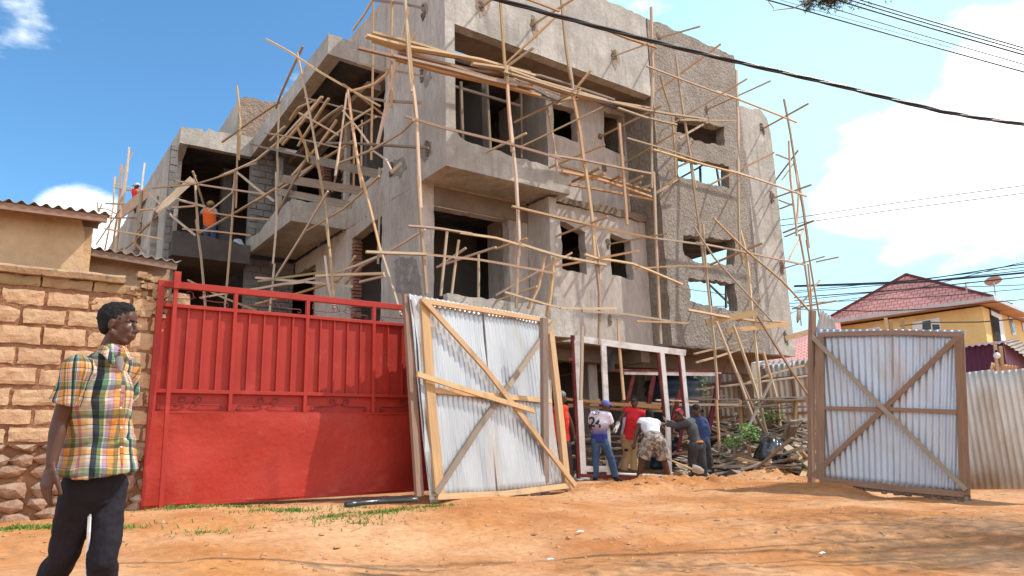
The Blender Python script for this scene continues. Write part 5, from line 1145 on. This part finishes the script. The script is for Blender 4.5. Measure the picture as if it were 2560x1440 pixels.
# ---------------------------------------------------------------- people
MT['skin']=mat('dark_brown_skin',(.11,.050,.032),(.08,.036,.023),6,.5,.12,55,spec=.32,bdist=.004)
MT['hair']=mat('black_curly_hair',(.008,.007,.007),(.014,.012,.012),30,.8,.9,160,bdist=.01)
def cloth(name,c1,c2=None,c3=None,s3=3,t3=(.5,.6),rough=.85): return mat(name,c1,c2,4,rough,.35,9,c3=c3,s3=s3,t3=t3,bdist=.015)
CT=bpy.data.textures.new('folds','CLOUDS'); CT.noise_scale=.11; CT.noise_depth=2
CT3=bpy.data.textures.new('curls','CLOUDS'); CT3.noise_scale=.018; CT3.noise_depth=1
CT2=bpy.data.textures.new('folds_fine','CLOUDS'); CT2.noise_scale=.05; CT2.noise_depth=1
def blob(mb,name,m,t,vox,smooth=3,disp=0,label=None,tex=None):
    o=mb.build(name,m,t,smooth=True,label=label)
    r=o.modifiers.new('union','REMESH'); r.mode='VOXEL'; r.voxel_size=vox; r.use_smooth_shade=True
    if smooth: s=o.modifiers.new('soften','SMOOTH'); s.factor=.5; s.iterations=smooth
    if disp:
        d=o.modifiers.new('folds','DISPLACE'); d.texture=tex or CT; d.strength=disp; d.mid_level=.5; d.texture_coords='LOCAL'
    return o
def hand(mb,w,d,side,pn,sc=1,curl=.35,spread=1):
    "w wrist, d pointing direction, side towards thumb, pn palm normal"
    d=d.normalized(); side=(side-d*side.dot(d)).normalized(); pn=pn-d*pn.dot(d)-side*pn.dot(side); pn=(pn if pn.length>.01 else d.cross(side)).normalized()
    k=.0
    mb.cone(w,w+d*.085*sc,.028*sc,.040*sc,side=side,flat=.42,n=12)
    for i,(off,L,r) in enumerate(((.030,.072,.0088),(.011,.080,.0092),(-.009,.074,.0088),(-.027,.058,.0078))):
        b=w+d*.082*sc+side*off*sc; dd=(d+side*off*3.0*spread).normalized(); a=curl*(.7+.2*i)
        for s,l in enumerate((.45,.32,.23)):
            dd=(dd*math.cos(a*(.5+.4*s))+pn*math.sin(a*(.5+.4*s))).normalized(); e=b+dd*L*l*sc*1.0
            mb.cone(b,e,r*sc*(1-.06*s),r*sc*(.93-.06*s),n=10); b=e
    b=w+d*.022*sc+side*.028*sc; dd=(d*.85+side*.42+pn*.25).normalized()
    for s,l in enumerate((.040,.033,.025)):
        e=b+dd*l*sc; mb.cone(b,e,(.0125-.0018*s)*sc,(.0112-.0016*s)*sc,n=10); b=e; dd=(dd+d*.35+pn*.15).normalized()
def headmesh(mb,c,f,u,sc=1,hi=False):
    f=f.normalized(); u=(u-f*u.dot(f)).normalized(); s=f.cross(u)
    R=Matrix((f,s,u)).transposed()
    P=lambda a,b,z: c+(f*a+s*b+u*z)*sc
    E=lambda a,b,z,ra,rb,rz,n=14: mb.ell(P(a,b,z),ra*sc,rb*sc,rz*sc,R,n=n)
    E(-.014,0,.030,.096,.075,.092,20); E(.028,0,-.035,.060,.058,.080,18); E(.052,0,-.092,.032,.032,.024)
    for q in (1,-1):
        mb.cone(P(-.005,.050*q,-.055),P(.055,.020*q,-.097),.022*sc,.018*sc); E(.062,.036*q,-.022,.022,.022,.026); E(-.010,.077*q,-.012,.017,.008,.030); E(.100,.013*q,-.040,.011,.010,.009); E(-.004,.080*q,.006,.012,.006,.016)
        mb.cone(P(.082,.012*q,.016),P(.070,.046*q,.018),.011*sc,.009*sc)
    mb.cone(P(.086,0,.012),P(.112,0,-.030),.009*sc,.0135*sc); E(.094,0,-.062,.013,.023,.0085); E(.091,0,-.077,.012,.020,.010); E(.080,0,-.064,.014,.030,.02)
    E(.070,0,.045,.022,.055,.04)
    return P,R
def figure(label,J,f,skin='skin',clothes=(),hat=None,vox=.013,sc=1,hands=(1,1),hi=False,up_=Vector((0,0,1)),hd={},face=None,name='person',bulk=1,flat=.66,hs=.98):
    g=Vector(((J['anL']+J['anR'])/2)); g.z=min(J['anL'].z,J['anR'].z)-.08*sc
    t=thing(name,label,'person',g)
    sh=(J['shL']+J['shR'])/2; hp=(J['hpL']+J['hpR'])/2; ax=(sh-hp).normalized(); sd=(J['shR']-J['shL']); sd=(sd-ax*sd.dot(ax)).normalized()
    fb=f-ax*f.dot(ax); 
    wa=hp.lerp(sh,.38); ch=hp.lerp(sh,.74)
    B=bulk*sc
    def torso(mb,e,z0=-.02,z1=1.0,fl=flat,sleeve=True):
        a=hp+ax*z0
        mb.cone(a,wa,(.150*B+e),(.128*B+e),side=sd,flat=fl,n=22,ck=.12); mb.cone(wa,ch,(.128*B+e),(.158*B+e),side=sd,flat=fl,n=22); mb.cone(ch,sh+ax*.01,(.158*B+e),(.105*B+e),side=sd,flat=fl,n=22)
        for k in ('shL','shR'):
            mb.cone(J[k],sh+ax*.02,.052*B+e,.055*B+e)
    mb=MB(); torso(mb,0)
    mb.cone(sh+ax*.0,J['head']-up_*.05*sc,.062*B,.052*B,n=14)
    for s in 'LR':
        a,b,c=J['sh'+s],J['el'+s],J['wr'+s]
        mb.cone(a,b,.050*B,.038*B,n=14); mb.cone(b,b.lerp(c,.3),.037*B,.040*B,n=14); mb.cone(b.lerp(c,.3),c,.040*B,.025*B,n=14)
        a,b,c,e=J['hp'+s],J['kn'+s],J['an'+s],J['to'+s]
        mb.cone(a,b,.082*B,.054*B,n=16); mb.cone(b,b.lerp(c,.3),.052*B,.057*B,n=14); mb.cone(b.lerp(c,.3),c,.057*B,.036*B,n=14); mb.cone(c-Vector((0,0,.03))*sc,e,.038*sc,.028*sc,n=12)
        if hands[0 if s=='L' else 1]:
            h=hd.get(s) or {}; d=h.get('d',(J['wr'+s]-J['el'+s])); hand(mb,J['wr'+s],d,h.get('side',f),h.get('pn',-sd if s=='R' else sd),sc*h.get('sc',1.0),h.get('curl',.4),h.get('spread',1))
    fc=(face or f); P,R=headmesh(mb,J['head'],fc,up_,sc*hs,hi)
    blob(mb,'body',MT[skin],t,vox,2)
    if hi:
        for q in (1,-1):
            mb=MB(); mb.ell(P(.073,.031*q,.0),.0125,.0125,.0125,R); e_=mb.build('eye',mat('eye_white',(.6,.56,.5),None,3,.2,0),t,smooth=True)
            mb=MB(); mb.ell(P(.0845,.031*q-.0,.0),.0035,.0062,.0062,R); mb.build('iris',MT['hair'],e_,smooth=True)
            mb=MB(); mb.cone(P(.0935,.016*q,.022),P(.082,.046*q,.024),.0045,.0035,n=8); mb.build('eyebrow',MT['hair'],t,smooth=True)
            mb=MB(); mb.cone(P(.083,.019*q,.009),P(.078,.043*q,.007),.0055,.005,n=8); mb.build('eyelid',MT['skin'],t,smooth=True)
    for cl in clothes:
        k=cl[0]; m=cl[1]; mb=MB(); e=cl[3] if len(cl)>3 else .014
        if k=='shirt':
            sl=cl[2]; torso(mb,e,z0=cl[4] if len(cl)>4 else -.05)
            for s in 'LR':
                a,b,c=J['sh'+s],J['el'+s],J['wr'+s]
                if sl==0: mb.cone(a.lerp(sh,.35),a.lerp(sh,.2),.05*B+e,.05*B+e)
                elif sl<1: mb.cone(a,a.lerp(b,sl),.054*B+e,.054*B+e,caps=False,n=16)
                else: mb.cone(a,b,.054*B+e,.042*B+e); mb.cone(b,b.lerp(c,.92),.043*B+e,.030*B+e,caps=False)
            blob(mb,'shirt' if sl else 'tank_top',m,t,vox,2,disp=cl[5] if len(cl)>5 else .02)
        elif k=='trousers':
            L=cl[2]; mb.cone(hp-ax*.02,hp+ax*(cl[4] if len(cl)>4 else .06),.150*B+e,.142*B+e,side=sd,flat=flat,n=20)
            for s in 'LR':
                a,b,c=J['hp'+s],J['kn'+s],J['an'+s]
                if L>1: 
                    mb.cone(a,b,.090*B+e,.062*B+e,n=16); mb.cone(b,b.lerp(c,L-1),.062*B+e,.050*B+e+ (.01 if L>1.9 else 0),caps=False,n=16)
                else: mb.cone(a,a.lerp(b,L),.092*B+e,.088*B+e*1.6,caps=False,n=16)
            blob(mb,'trousers' if L>1 else 'shorts',m,t,vox,2,disp=cl[5] if len(cl)>5 else .022)
        elif k=='shoes':
            for s in 'LR':
                mb=MB(); c,e_=J['an'+s],J['to'+s]; mb.cone(c-Vector((0,0,.035))*sc,e_,.047*sc,.038*sc,n=14); blob(mb,'shoe',m,t,vox*.8,1)
    c=J['head']; 
    if hat:
        kind,m=hat[0],hat[1]; hf=hat[2] if len(hat)>2 else fc; hf=hf.normalized(); hu=(up_-hf*up_.dot(hf)).normalized(); hq=hf.cross(hu); HR=Matrix((hf,hq,hu)).transposed(); Q=lambda a,b,z:c+(hf*a+hq*b+hu*z)*sc*hs
        if kind=='hair':
            mb=MB(); mb.ell(Q(-.026,0,.043),.096*sc*hs,.081*sc*hs,.093*sc*hs,HR,n=22,m=14); mb.ell(Q(-.045,0,.0),.062*sc*hs,.074*sc*hs,.07*sc*hs,HR,n=18); mb.ell(Q(.01,0,.088),.068*sc*hs,.062*sc*hs,.048*sc*hs,HR,n=18); blob(mb,'hair',m,t,min(vox,.008),1,disp=.012,tex=CT3)
        else:
            mb=MB(); mb.ell(Q(-.012,0,.045),.101*sc,.083*sc,.085*sc*hs,HR,n=18)
            if kind=='helmet': mb.ell(Q(-.01,0,.05),.115*sc,.098*sc,.09*sc*hs,HR); mb.cone(Q(-.01,0,.03),Q(-.01,0,.04),.125*sc,.12*sc,n=18,caps=False)
            cp=blob(mb,'helmet' if kind=='helmet' else 'cap',m,t,.01,1)
            if kind=='cap':
                mb=MB(); mb.ell(Q(.115,0,.032),.062*sc,.062*sc,.009*sc,Matrix((hf*math.cos(.25)-hu*math.sin(.25),hq,hu*math.cos(.25)+hf*math.sin(.25))).transposed()); mb.build('visor',hat[3] if len(hat)>3 else m,cp,smooth=True)
    return t,P
def W(x,y): return (1380+x/3.428,820+y/3.428)
def JJ(D,d,**off):
    J={}
    for k,(x,y) in d.items():
        q=W(x,y); J[k]=PD(*q,D+off.get(k,0))
    return J
RT=right.copy(); RT.z=0; RT.normalize(); FW=fwd.copy(); FW.z=0; FW.normalize(); UPV=Vector((0,0,1))
jean=cloth('blue_denim',(.035,.075,.16),(.055,.11,.21),(.10,.17,.28),5,(.6,.75)); darkp=cloth('dark_dusty_trousers',(.03,.03,.032),(.05,.05,.052),(.10,.095,.09),7,(.6,.75)); khaki=cloth('khaki_cotton',(.42,.29,.15),(.34,.23,.12)); redt=cloth('red_jersey',(.62,.025,.03),(.5,.02,.03)); shoe=cloth('dark_shoe',(.02,.02,.022)); whitec=cloth('dusty_white_cotton',(.62,.62,.64),(.5,.5,.53))
jer=cloth('white_to_blue_jersey',(.66,.62,.72))
nt=jer.node_tree; tcx=nt.nodes.new('ShaderNodeTexCoord'); sx=nt.nodes.new('ShaderNodeSeparateXYZ'); nt.links.new(tcx.outputs['Object'],sx.inputs[0]); cr=nt.nodes.new('ShaderNodeValToRGB'); nt.links.new(sx.outputs['Z'],cr.inputs[0]); mrr=nt.nodes.new('ShaderNodeMapRange'); nt.links.new(sx.outputs['Z'],mrr.inputs[0]); mrr.inputs[1].default_value=.85; mrr.inputs[2].default_value=1.45; nt.links.new(mrr.outputs[0],cr.inputs[0])
cr.color_ramp.elements[0].position=.12; cr.color_ramp.elements[0].color=(.03,.04,.22,1); cr.color_ramp.elements[1].position=.52; cr.color_ramp.elements[1].color=(.70,.66,.76,1); e_=cr.color_ramp.elements.new(.3); e_.color=(.30,.24,.38,1)
nt.links.new(cr.outputs[0],nt.nodes['Principled BSDF'].inputs['Base Color'])
# worker with the numbered jersey, seen from behind
J=JJ(14.5,dict(head=(462,672),shL=(352,748),shR=(478,752),elL=(330,850),wrL=(400,880),elR=(512,845),wrR=(520,812),hpL=(372,960),hpR=(438,960),knL=(375,1115),anL=(368,1285),toL=(400,1325),knR=(505,1120),anR=(545,1275),toR=(605,1312)),elL=.15,wrL=.35,elR=.1,wrR=.35,head=.05)
t24,_=figure('man in white to blue jersey numbered 24 and jeans, pushing the frame from behind',J,(FW*.75+RT*.65),clothes=[('shirt',jer,.62,.028,-.03),('trousers',jean,1.96,.012),('shoes',shoe)],hat=('cap',cloth('purple_blue_cap',(.10,.10,.32),(.14,.14,.40)),(RT*.9-FW*.15-UPV*.15)),face=(RT*.9+FW*.2-UPV*.2))
def jtext(body,px,py,size,D,par,rot,m):
    cu=bpy.data.curves.new('lettering','FONT'); cu.body=body; cu.size=size; cu.align_x='CENTER'; cu.align_y='CENTER'; cu.extrude=.002; cu.resolution_u=3; cu.offset=.006*size*4
    tmp=bpy.data.objects.new('lettering',cu); COL.objects.link(tmp); bpy.context.view_layer.update()
    me=bpy.data.meshes.new_from_object(tmp.evaluated_get(bpy.context.evaluated_depsgraph_get())); bpy.data.objects.remove(tmp)
    ob=bpy.data.objects.new('lettering',me); COL.objects.link(ob); ob.parent=par
    q=Matrix.Rotation(rot,4,'Z'); 
    for v in me.vertices:
        v.co=q@v.co; v.co.z-= (v.co.x**2)/(2*.19)+ (0)
    Rm=Matrix((RT,UPV,-FW)).transposed().to_4x4(); ob.matrix_local=Matrix.Translation(PD(px,py,D)-Vector(par.location))@Rm; me.materials.append(m); return ob
nv=mat('navy_print',(.02,.018,.05),None,3,.7,0)
jtext('24',*W(372,812),.27,14.36,t24,-.12,nv); jtext('LZT',*W(378,730),.085,14.385,t24,-.15,nv)
# man in red tank top facing the camera
J=JJ(15.0,dict(head=(705,632),shL=(772,730),shR=(640,705),elL=(800,820),wrL=(770,900),elR=(578,790),wrR=(545,868),hpL=(690,925),hpR=(625,925),knL=(702,1075),anL=(700,1225),toL=(705,1262),knR=(640,1065),anR=(618,1225),toR=(600,1262)),wrL=-.25,elL=-.05,wrR=-.35,elR=-.1,toL=-.15,toR=-.15)
figure('man in red tank top, black cap and ripped khaki trousers facing the road',J,(-FW*.9-RT*.25),clothes=[('shirt',redt,0,.030,-.05),('trousers',khaki,1.95,.016),('shoes',cloth('khaki_shoe',(.2,.15,.1)))],hat=('cap',shoe,(-FW*.9-RT*.3+UPV*.05)),face=(-FW*.85-RT*.35-UPV*.15))
tr_=bpy.data.objects['person.001']
mb=MB(); q=PD(*W(636,1046),14.86); mb.ell(q,.06,.03,.028); mb.build('knee_rip',MT['dark'],tr_,smooth=True)
mb=MB(); mb.cone(J['elR'].lerp(J['wrR'],.35),J['wrR'],.046,.04); mb.cone(J['wrR'],J['wrR']+(J['wrR']-J['elR']).normalized()*.09,.045,.04,flat=.6); blob(mb,'work_glove',cloth('grey_work_glove',(.5,.46,.42)),tr_,.012,1)
mb=MB(); mb.beam([PD(*W(622,765),14.83),PD(*W(614,830),14.82),PD(*W(596,910),14.83)],.05,.02,up=-FW); mb.build('side_stripe',cloth('grey_stripe',(.35,.33,.42)),tr_)
# bent man with camouflage shorts
J=JJ(13.9,dict(head=(835,752),shL=(765,800),shR=(895,812),elL=(722,895),wrL=(708,985),elR=(945,870),wrR=(935,830),hpL=(835,960),hpR=(915,960),knL=(775,1125),anL=(738,1300),toL=(680,1338),knR=(960,1130),anR=(1010,1305),toR=(1020,1345)),head=.55,shL=.42,shR=.42,elR=.6,wrR=.75,elL=.3,wrL=.2)
camo=cloth('camouflage_cotton',(.40,.33,.27),(.30,.24,.2),(.13,.11,.09),11,(.48,.52)); 
figure('man bending forward in white shirt and camouflage shorts, seen from behind',J,(FW*.98+UPV*.1),clothes=[('shirt',whitec,.3,.014,.03),('trousers',camo,.93,.03,.09,.02)],hat=('hair',MT['hair']),face=(FW*.95-UPV*.3),bulk=1.14,hd={'L':dict(curl=1.1,side=-RT)})
tb=bpy.data.objects['person.002']
for s in 'LR':
    mb=MB(); mb.cone(J['an'+s]-Vector((0,0,.085)),J['to'+s]-Vector((0,0,.045)),.04,.045,flat=.3,side=RT); blob(mb,'sandal',shoe,tb,.012,1)
# man in grey-green long sleeves pushing with outstretched arms
J=JJ(14.35,dict(head=(1092,745),shL=(1165,815),shR=(1200,800),elL=(1068,838),wrL=(975,822),elR=(1090,850),wrR=(1000,800),hpL=(1215,1010),hpR=(1265,1000),knL=(1200,1130),anL=(1245,1290),toL=(1215,1325),knR=(1285,1140),anR=(1300,1300),toR=(1260,1335)),shL=-.12,shR=.18,elR=.2,wrR=.25,hpL=-.08,hpR=.08)
figure('man in grey green long sleeves and patterned cap leaning into the frame',J,(-RT*.9-FW*.2),clothes=[('shirt',cloth('grey_green_knit',(.07,.075,.07),(.05,.055,.06)),2,.018,-.02),('trousers',darkp,1.96,.024,.02),('shoes',shoe)],hat=('cap',cloth('patterned_cap',(.02,.02,.03),(.03,.03,.05),(.55,.05,.03),14,(.5,.53)),(-RT*.8+FW*.1-UPV*.5)),face=(-RT*.8-FW*.15-UPV*.5))
tp=bpy.data.objects['person.003']; hpc=(J['hpL']+J['hpR'])/2
mb=MB(); mb.cone(hpc+Vector((0,0,.05)),hpc+Vector((0,0,.085)),.175,.17,side=FW,flat=.75,n=20,caps=False); blob(mb,'orange_waistband',cloth('orange_band',(.7,.22,.02)),tp,.012,1)
# man in dark blue top behind him
J=JJ(14.9,dict(head=(1240,705),shL=(1225,790),shR=(1305,800),elL=(1215,880),wrL=(1180,960),elR=(1335,890),wrR=(1320,985),hpL=(1262,985),hpR=(1315,985),knL=(1295,1120),anL=(1310,1290),toL=(1290,1325),knR=(1345,1120),anR=(1365,1285),toR=(1390,1315)),wrL=-.2)
figure('man in dark blue long sleeves and backwards black cap behind the group',J,(-RT*.8-FW*.2),clothes=[('shirt',cloth('dark_blue_top',(.03,.055,.14),(.04,.07,.18)),2,.02,-.08),('trousers',darkp,1.96,.016),('shoes',shoe)],hat=('cap',shoe,(RT*.8+FW*.4-UPV*.3)),face=(-RT*.9-FW*.1))
# man in orange-red tank top half hidden by the leaf
J=JJ(14.3,dict(head=(82,592),shL=(35,690),shR=(112,690),elL=(30,800),wrL=(40,900),elR=(160,805),wrR=(188,915),hpL=(60,985),hpR=(118,985),knL=(80,1140),anL=(90,1300),toL=(60,1335),knR=(145,1140),anR=(150,1300),toR=(170,1335)),elL=.2,wrL=.3)
t6,_=figure('man in orange red tank top half hidden behind the bright gate leaf',J,(FW*.5+RT*.7),clothes=[('shirt',cloth('orange_red_jersey',(.75,.06,.03),(.65,.045,.025)),0,.02,-.1),('trousers',cloth('brown_shorts',(.05,.035,.04),(.07,.05,.055)),1.95,.014),('shoes',shoe)],hat=('beanie',cloth('grey_cap',(.16,.18,.18),(.22,.24,.24))),face=(RT*.85+FW*.1-UPV*.1))
# workers up on the building
def JZ(D,d,ox=200,oy=400,k=4,**off): return {n:PD(ox+x/k,oy+y/k,D+off.get(n,0)) for n,(x,y) in d.items()}
DB=fwd.dot(Vector((4.5,21.0,6))-CAM)
J=JZ(DB,dict(head=(1305,455),shL=(1245,500),shR=(1348,505),elL=(1205,555),wrL=(1225,520),elR=(1372,570),wrR=(1345,600),hpL=(1272,655),hpR=(1325,655),knL=(1262,765),anL=(1265,880),toL=(1262,900),knR=(1335,765),anR=(1335,880),toR=(1345,900)),wrL=.3,wrR=.3)
tv,_=figure('man in orange reflective vest and tan helmet working on the left wing floor',J,(FW*.9-RT*.4),clothes=[('shirt',cloth('grey_tee',(.35,.36,.38)),.7,.012,-.02),('trousers',jean,1.95,.014),('shoes',shoe)],hat=('helmet',cloth('tan_helmet',(.42,.27,.10))),vox=.016)
mb=MB(); sh=(J['shL']+J['shR'])/2; hp=(J['hpL']+J['hpR'])/2; mb.cone(hp+Vector((0,0,.02)),sh-Vector((0,0,.08)),.178,.19,side=RT,flat=.72,n=20); blob(mb,'safety_vest',cloth('orange_vest',(.85,.17,.03),(.8,.14,.03)),tv,.014,1)
for k in (.22,.5): c=hp.lerp(sh,k); mb=MB(); mb.cone(c,c+Vector((0,0,.045)),.184+.012*k,.186+.012*k,side=RT,flat=.73,n=20,caps=False); blob(mb,'reflective_band',cloth('grey_reflective_band',(.6,.58,.5)),tv,.014,0)
J=JZ(25.6,dict(head=(568,262),shL=(538,305),shR=(598,308),elL=(530,360),wrL=(545,395),elR=(612,350),wrR=(640,335),hpL=(552,395),hpR=(580,395),knL=(545,450),anL=(560,515),toL=(545,525),knR=(585,450),anR=(585,515),toR=(575,525)))
figure('man in red shirt and white cap standing on the far left scaffold board',J,(-RT*.8+FW*.2),clothes=[('shirt',cloth('bright_red_shirt',(.75,.04,.05)),.6,.02,-.05),('trousers',darkp,1.95,.014)],hat=('cap',whitec,(-RT*.9)),vox=.018)
# shovel held by the men
sv=thing('shovel','long handled shovel with pale blade held low beside the bent man','shovel',PD(*W(1215,1218),13.7)); mb=MB(); mb.tube([PD(*W(985,1120),13.85),PD(*W(1205,1212),13.7)],.017,8); mb.build('handle',MT['wood'],sv,smooth=True)
mb=MB(); a_=PD(*W(1200,1208),13.7); d_=(PD(*W(1300,1240),13.6)-a_); s_=Vector((0,0,.5))+FW*-.5; s_=(s_-d_.normalized()*s_.dot(d_.normalized())).normalized()*.10; vs=[]
for i in range(7):
    t_=i/6; w_=(1.0 if t_<.6 else 1-(t_-.6)*1.6); 
    for k in range(5): u_=k/4*2-1; vs.append(a_+d_*t_+s_*u_*w_+s_.cross(d_).normalized()*.03*(u_*u_))
mb.add(vs,[(i*5+k,i*5+k+1,(i+1)*5+k+1,(i+1)*5+k) for i in range(6) for k in range(4)]); o=mb.build('blade',mat('worn_pale_steel',(.6,.58,.54),None,4,.35,.1,metal=.3),sv,smooth=True); q=o.modifiers.new('t','SOLIDIFY'); q.thickness=.004
# ---------------------------------------------------------------- foreground man
D=3.45
def P3(x,y,o=0): return PD(x,y,D+o)
Jm=dict(head=P3(296,812,.04),shR=P3(196,922,-.10),shL=P3(316,912,.20),elR=P3(150,1052,-.13),wrR=P3(128,1160,-.20),elL=P3(292,1050,.36),wrL=P3(290,1150,.32),hpR=P3(206,1215,-.02),hpL=P3(266,1215,.11),knR=P3(158,1392,.0),anR=P3(62,1560,.12),toR=P3(110,1600,.02),knL=P3(258,1400,-.02),anL=P3(240,1592,.10),toL=P3(300,1620,.0))
fm=(RT*.96-FW*.24).normalized(); ff=(RT*.99+FW*.10-UPV*.06)
def plaid():
    m=cloth('plaid_cotton',(.7,.6,.4)); nt=m.node_tree; N=nt.nodes; L=nt.links; b=N['Principled BSDF']; tc=N.new('ShaderNodeTexCoord'); sp=N.new('ShaderNodeSeparateXYZ'); L.new(tc.outputs['UV'] if False else tc.outputs['Object'],sp.inputs[0])
    at=N.new('ShaderNodeMath'); at.operation='ARCTAN2'; L.new(sp.outputs['Y'],at.inputs[0]); L.new(sp.outputs['X'],at.inputs[1])
    wz=N.new('ShaderNodeTexNoise'); wz.inputs['Scale'].default_value=5; L.new(tc.outputs['Object'],wz.inputs['Vector'])
    def band(src,per,cols,ph=0):
        w_=N.new('ShaderNodeMath'); w_.operation='MULTIPLY_ADD'; L.new(wz.outputs[0],w_.inputs[0]); w_.inputs[1].default_value=.05*(1 if per<.5 else 3); L.new(src,w_.inputs[2])
        a=N.new('ShaderNodeMath'); a.operation='MULTIPLY_ADD'; L.new(w_.outputs[0],a.inputs[0]); a.inputs[1].default_value=1/per; a.inputs[2].default_value=ph
        f=N.new('ShaderNodeMath'); f.operation='FRACT'; L.new(a.outputs[0],f.inputs[0]); r=N.new('ShaderNodeValToRGB'); r.color_ramp.interpolation='CONSTANT'; L.new(f.outputs[0],r.inputs[0])
        el=r.color_ramp.elements; el[0].position=0; el[0].color=(*cols[0][1],1); el[1].position=cols[1][0]; el[1].color=(*cols[1][1],1)
        for p,c in cols[2:]: e=el.new(p); e.color=(*c,1)
        return r.outputs[0]
    cream=(.74,.62,.40);navy=(.05,.07,.09);grn=(.20,.33,.20);yel=(.76,.42,.14);pink=(.62,.28,.30);wh=(.76,.72,.66);olive=(.32,.26,.12);lil=(.52,.44,.54)
    V=band(at.outputs[0],.98,[(0,cream),(.12,wh),(.20,navy),(.33,grn),(.42,wh),(.46,lil),(.55,pink),(.58,yel),(.72,olive),(.84,cream),(.93,pink)])
    Hh=band(sp.outputs['Z'],.135,[(0,cream),(.10,pink),(.13,wh),(.24,navy),(.27,yel),(.42,cream),(.50,navy),(.63,grn),(.80,wh),(.84,navy),(.86,lil)])
    x=N.new('ShaderNodeMix'); x.data_type='RGBA'; x.blend_type='MULTIPLY'; x.inputs[0].default_value=.82; L.new(V,x.inputs[6]); L.new(Hh,x.inputs[7]); L.new(x.outputs[2],b.inputs['Base Color']); return m
PL=plaid()
tm,Pm=figure('young man in plaid shirt and black trousers walking past the block wall',Jm,fm,clothes=[('trousers',cloth('black_track_trousers',(.010,.008,.012),(.014,.011,.016)),1.97,.010,.14,.03),('shoes',shoe)],hat=('hair',MT['hair']),vox=.0055,hi=True,face=ff,bulk=.93,flat=.74,hs=.83,
   hd={'R':dict(d=-UPV*1.0-RT*.12+RT*0,side=(RT*.9-FW*.5),pn=(FW*.8+RT*.4),sc=1.12,curl=.30,spread=.3)})
sh=(Jm['shL']+Jm['shR'])/2; hp=(Jm['hpL']+Jm['hpR'])/2; ax=(sh-hp).normalized(); sd=(Jm['shR']-Jm['shL']); sd=(sd-ax*sd.dot(ax)).normalized()
mb=MB(); wa=hp.lerp(sh,.4); ch=hp.lerp(sh,.76)
mb.cone(hp+ax*.085,wa,.198,.160,side=sd,flat=.93,n=26,caps=False); mb.cone(wa,ch,.160,.172,side=sd,flat=.78,n=26); mb.cone(ch,sh+ax*.005,.170,.105,side=sd,flat=.72,n=26)
for k in ('shL','shR'): mb.cone(Jm[k]-ax*.012,sh+ax*.022,.058,.056)
NB=P3(283,884,.02); mb.cone(sh-ax*.01,NB,.100,.074,side=sd,flat=.85,n=24,ck=.2)
mb.cone(Jm['shL'],Jm['shL'].lerp(Jm['elL'],.55),.066,.075,caps=False,n=18)
o=blob(mb,'shirt',PL,tm,.007,3,disp=.038)
# put the shirt's origin on the torso axis so that its stripes run round the body
def recenter(o,c):
    off=Vector(c)-wloc(o.parent); o.data.transform(Matrix.Translation(-off)); o.location=off
recenter(o,hp)
mb=MB(); a_,b_=Jm['shR'],Jm['elR']; mb.cone(a_,a_.lerp(b_,.40),.069,.069,n=20); mb.cone(a_.lerp(b_,.40),a_.lerp(b_,.66),.069,.079,caps=False,n=20); o=blob(mb,'sleeve',PL,tm,.007,2,disp=.022); recenter(o,a_.lerp(b_,.5)-UPV*.3+RT*.02)
# collar flaps, button band, vest under the shirt
nd=(Jm['head']-UPV*.05-NB).normalized()
def patch(name,m,rows,th=.005):
    "a small curved cloth piece through rows of picture points with their depths"
    mb=MB(); n=len(rows[0]); vs=[P3(x,y,o) for r in rows for x,y,o in r]
    mb.add(vs,[(i*n+k,i*n+k+1,(i+1)*n+k+1,(i+1)*n+k) for i in range(len(rows)-1) for k in range(n-1)]); o=mb.build(name,m,tm,smooth=True)
    s=o.modifiers.new('s','SUBSURF'); s.levels=s.render_levels=2; s=o.modifiers.new('t','SOLIDIFY'); s.thickness=th; return o
c1=patch('collar',PL,[[(246,868,.05),(256,862,-.03),(270,866,-.065),(282,884,-.085),(290,900,-.095)],[(240,884,.06),(247,882,-.06),(258,886,-.095),(270,904,-.115),(284,918,-.12)]]); recenter(c1,NB)
c1=patch('collar',PL,[[(303,862,-.01),(312,872,-.03),(315,886,-.05)],[(312,864,.0),(326,884,-.02),(330,908,-.06)]]); recenter(c1,NB)
patch('undershirt',cloth('grey_undershirt',(.24,.20,.19)),[[(286,896,-.075),(296,892,-.075),(308,890,-.06)],[(290,910,-.095),(300,912,-.10),(309,906,-.085)],[(299,928,-.11),(303,932,-.115),(307,926,-.105)]])
pk=patch('placket',PL,[[(305,938,-.142),(316,930,-.13)],[(298,1000,-.165),(309,1000,-.155)],[(298,1080,-.17),(309,1080,-.16)],[(300,1170,-.175),(310,1170,-.165)]]); recenter(pk,hp)
for i,(x,y) in enumerate(((300,975),(302,1020),(303,1070),(303,1118))):
    mb=MB(); mb.ell(P3(x,y,-.172),.005,.004,.005); mb.build('button',MT['white'],tm,smooth=True)
mb=MB(); mb.beam([P3(226,1248,-.02),P3(222,1330,-.06),P3(214,1450,-.03)],.012,.01,up=-FW); mb.build('side_stripe',MT['white'],tm)
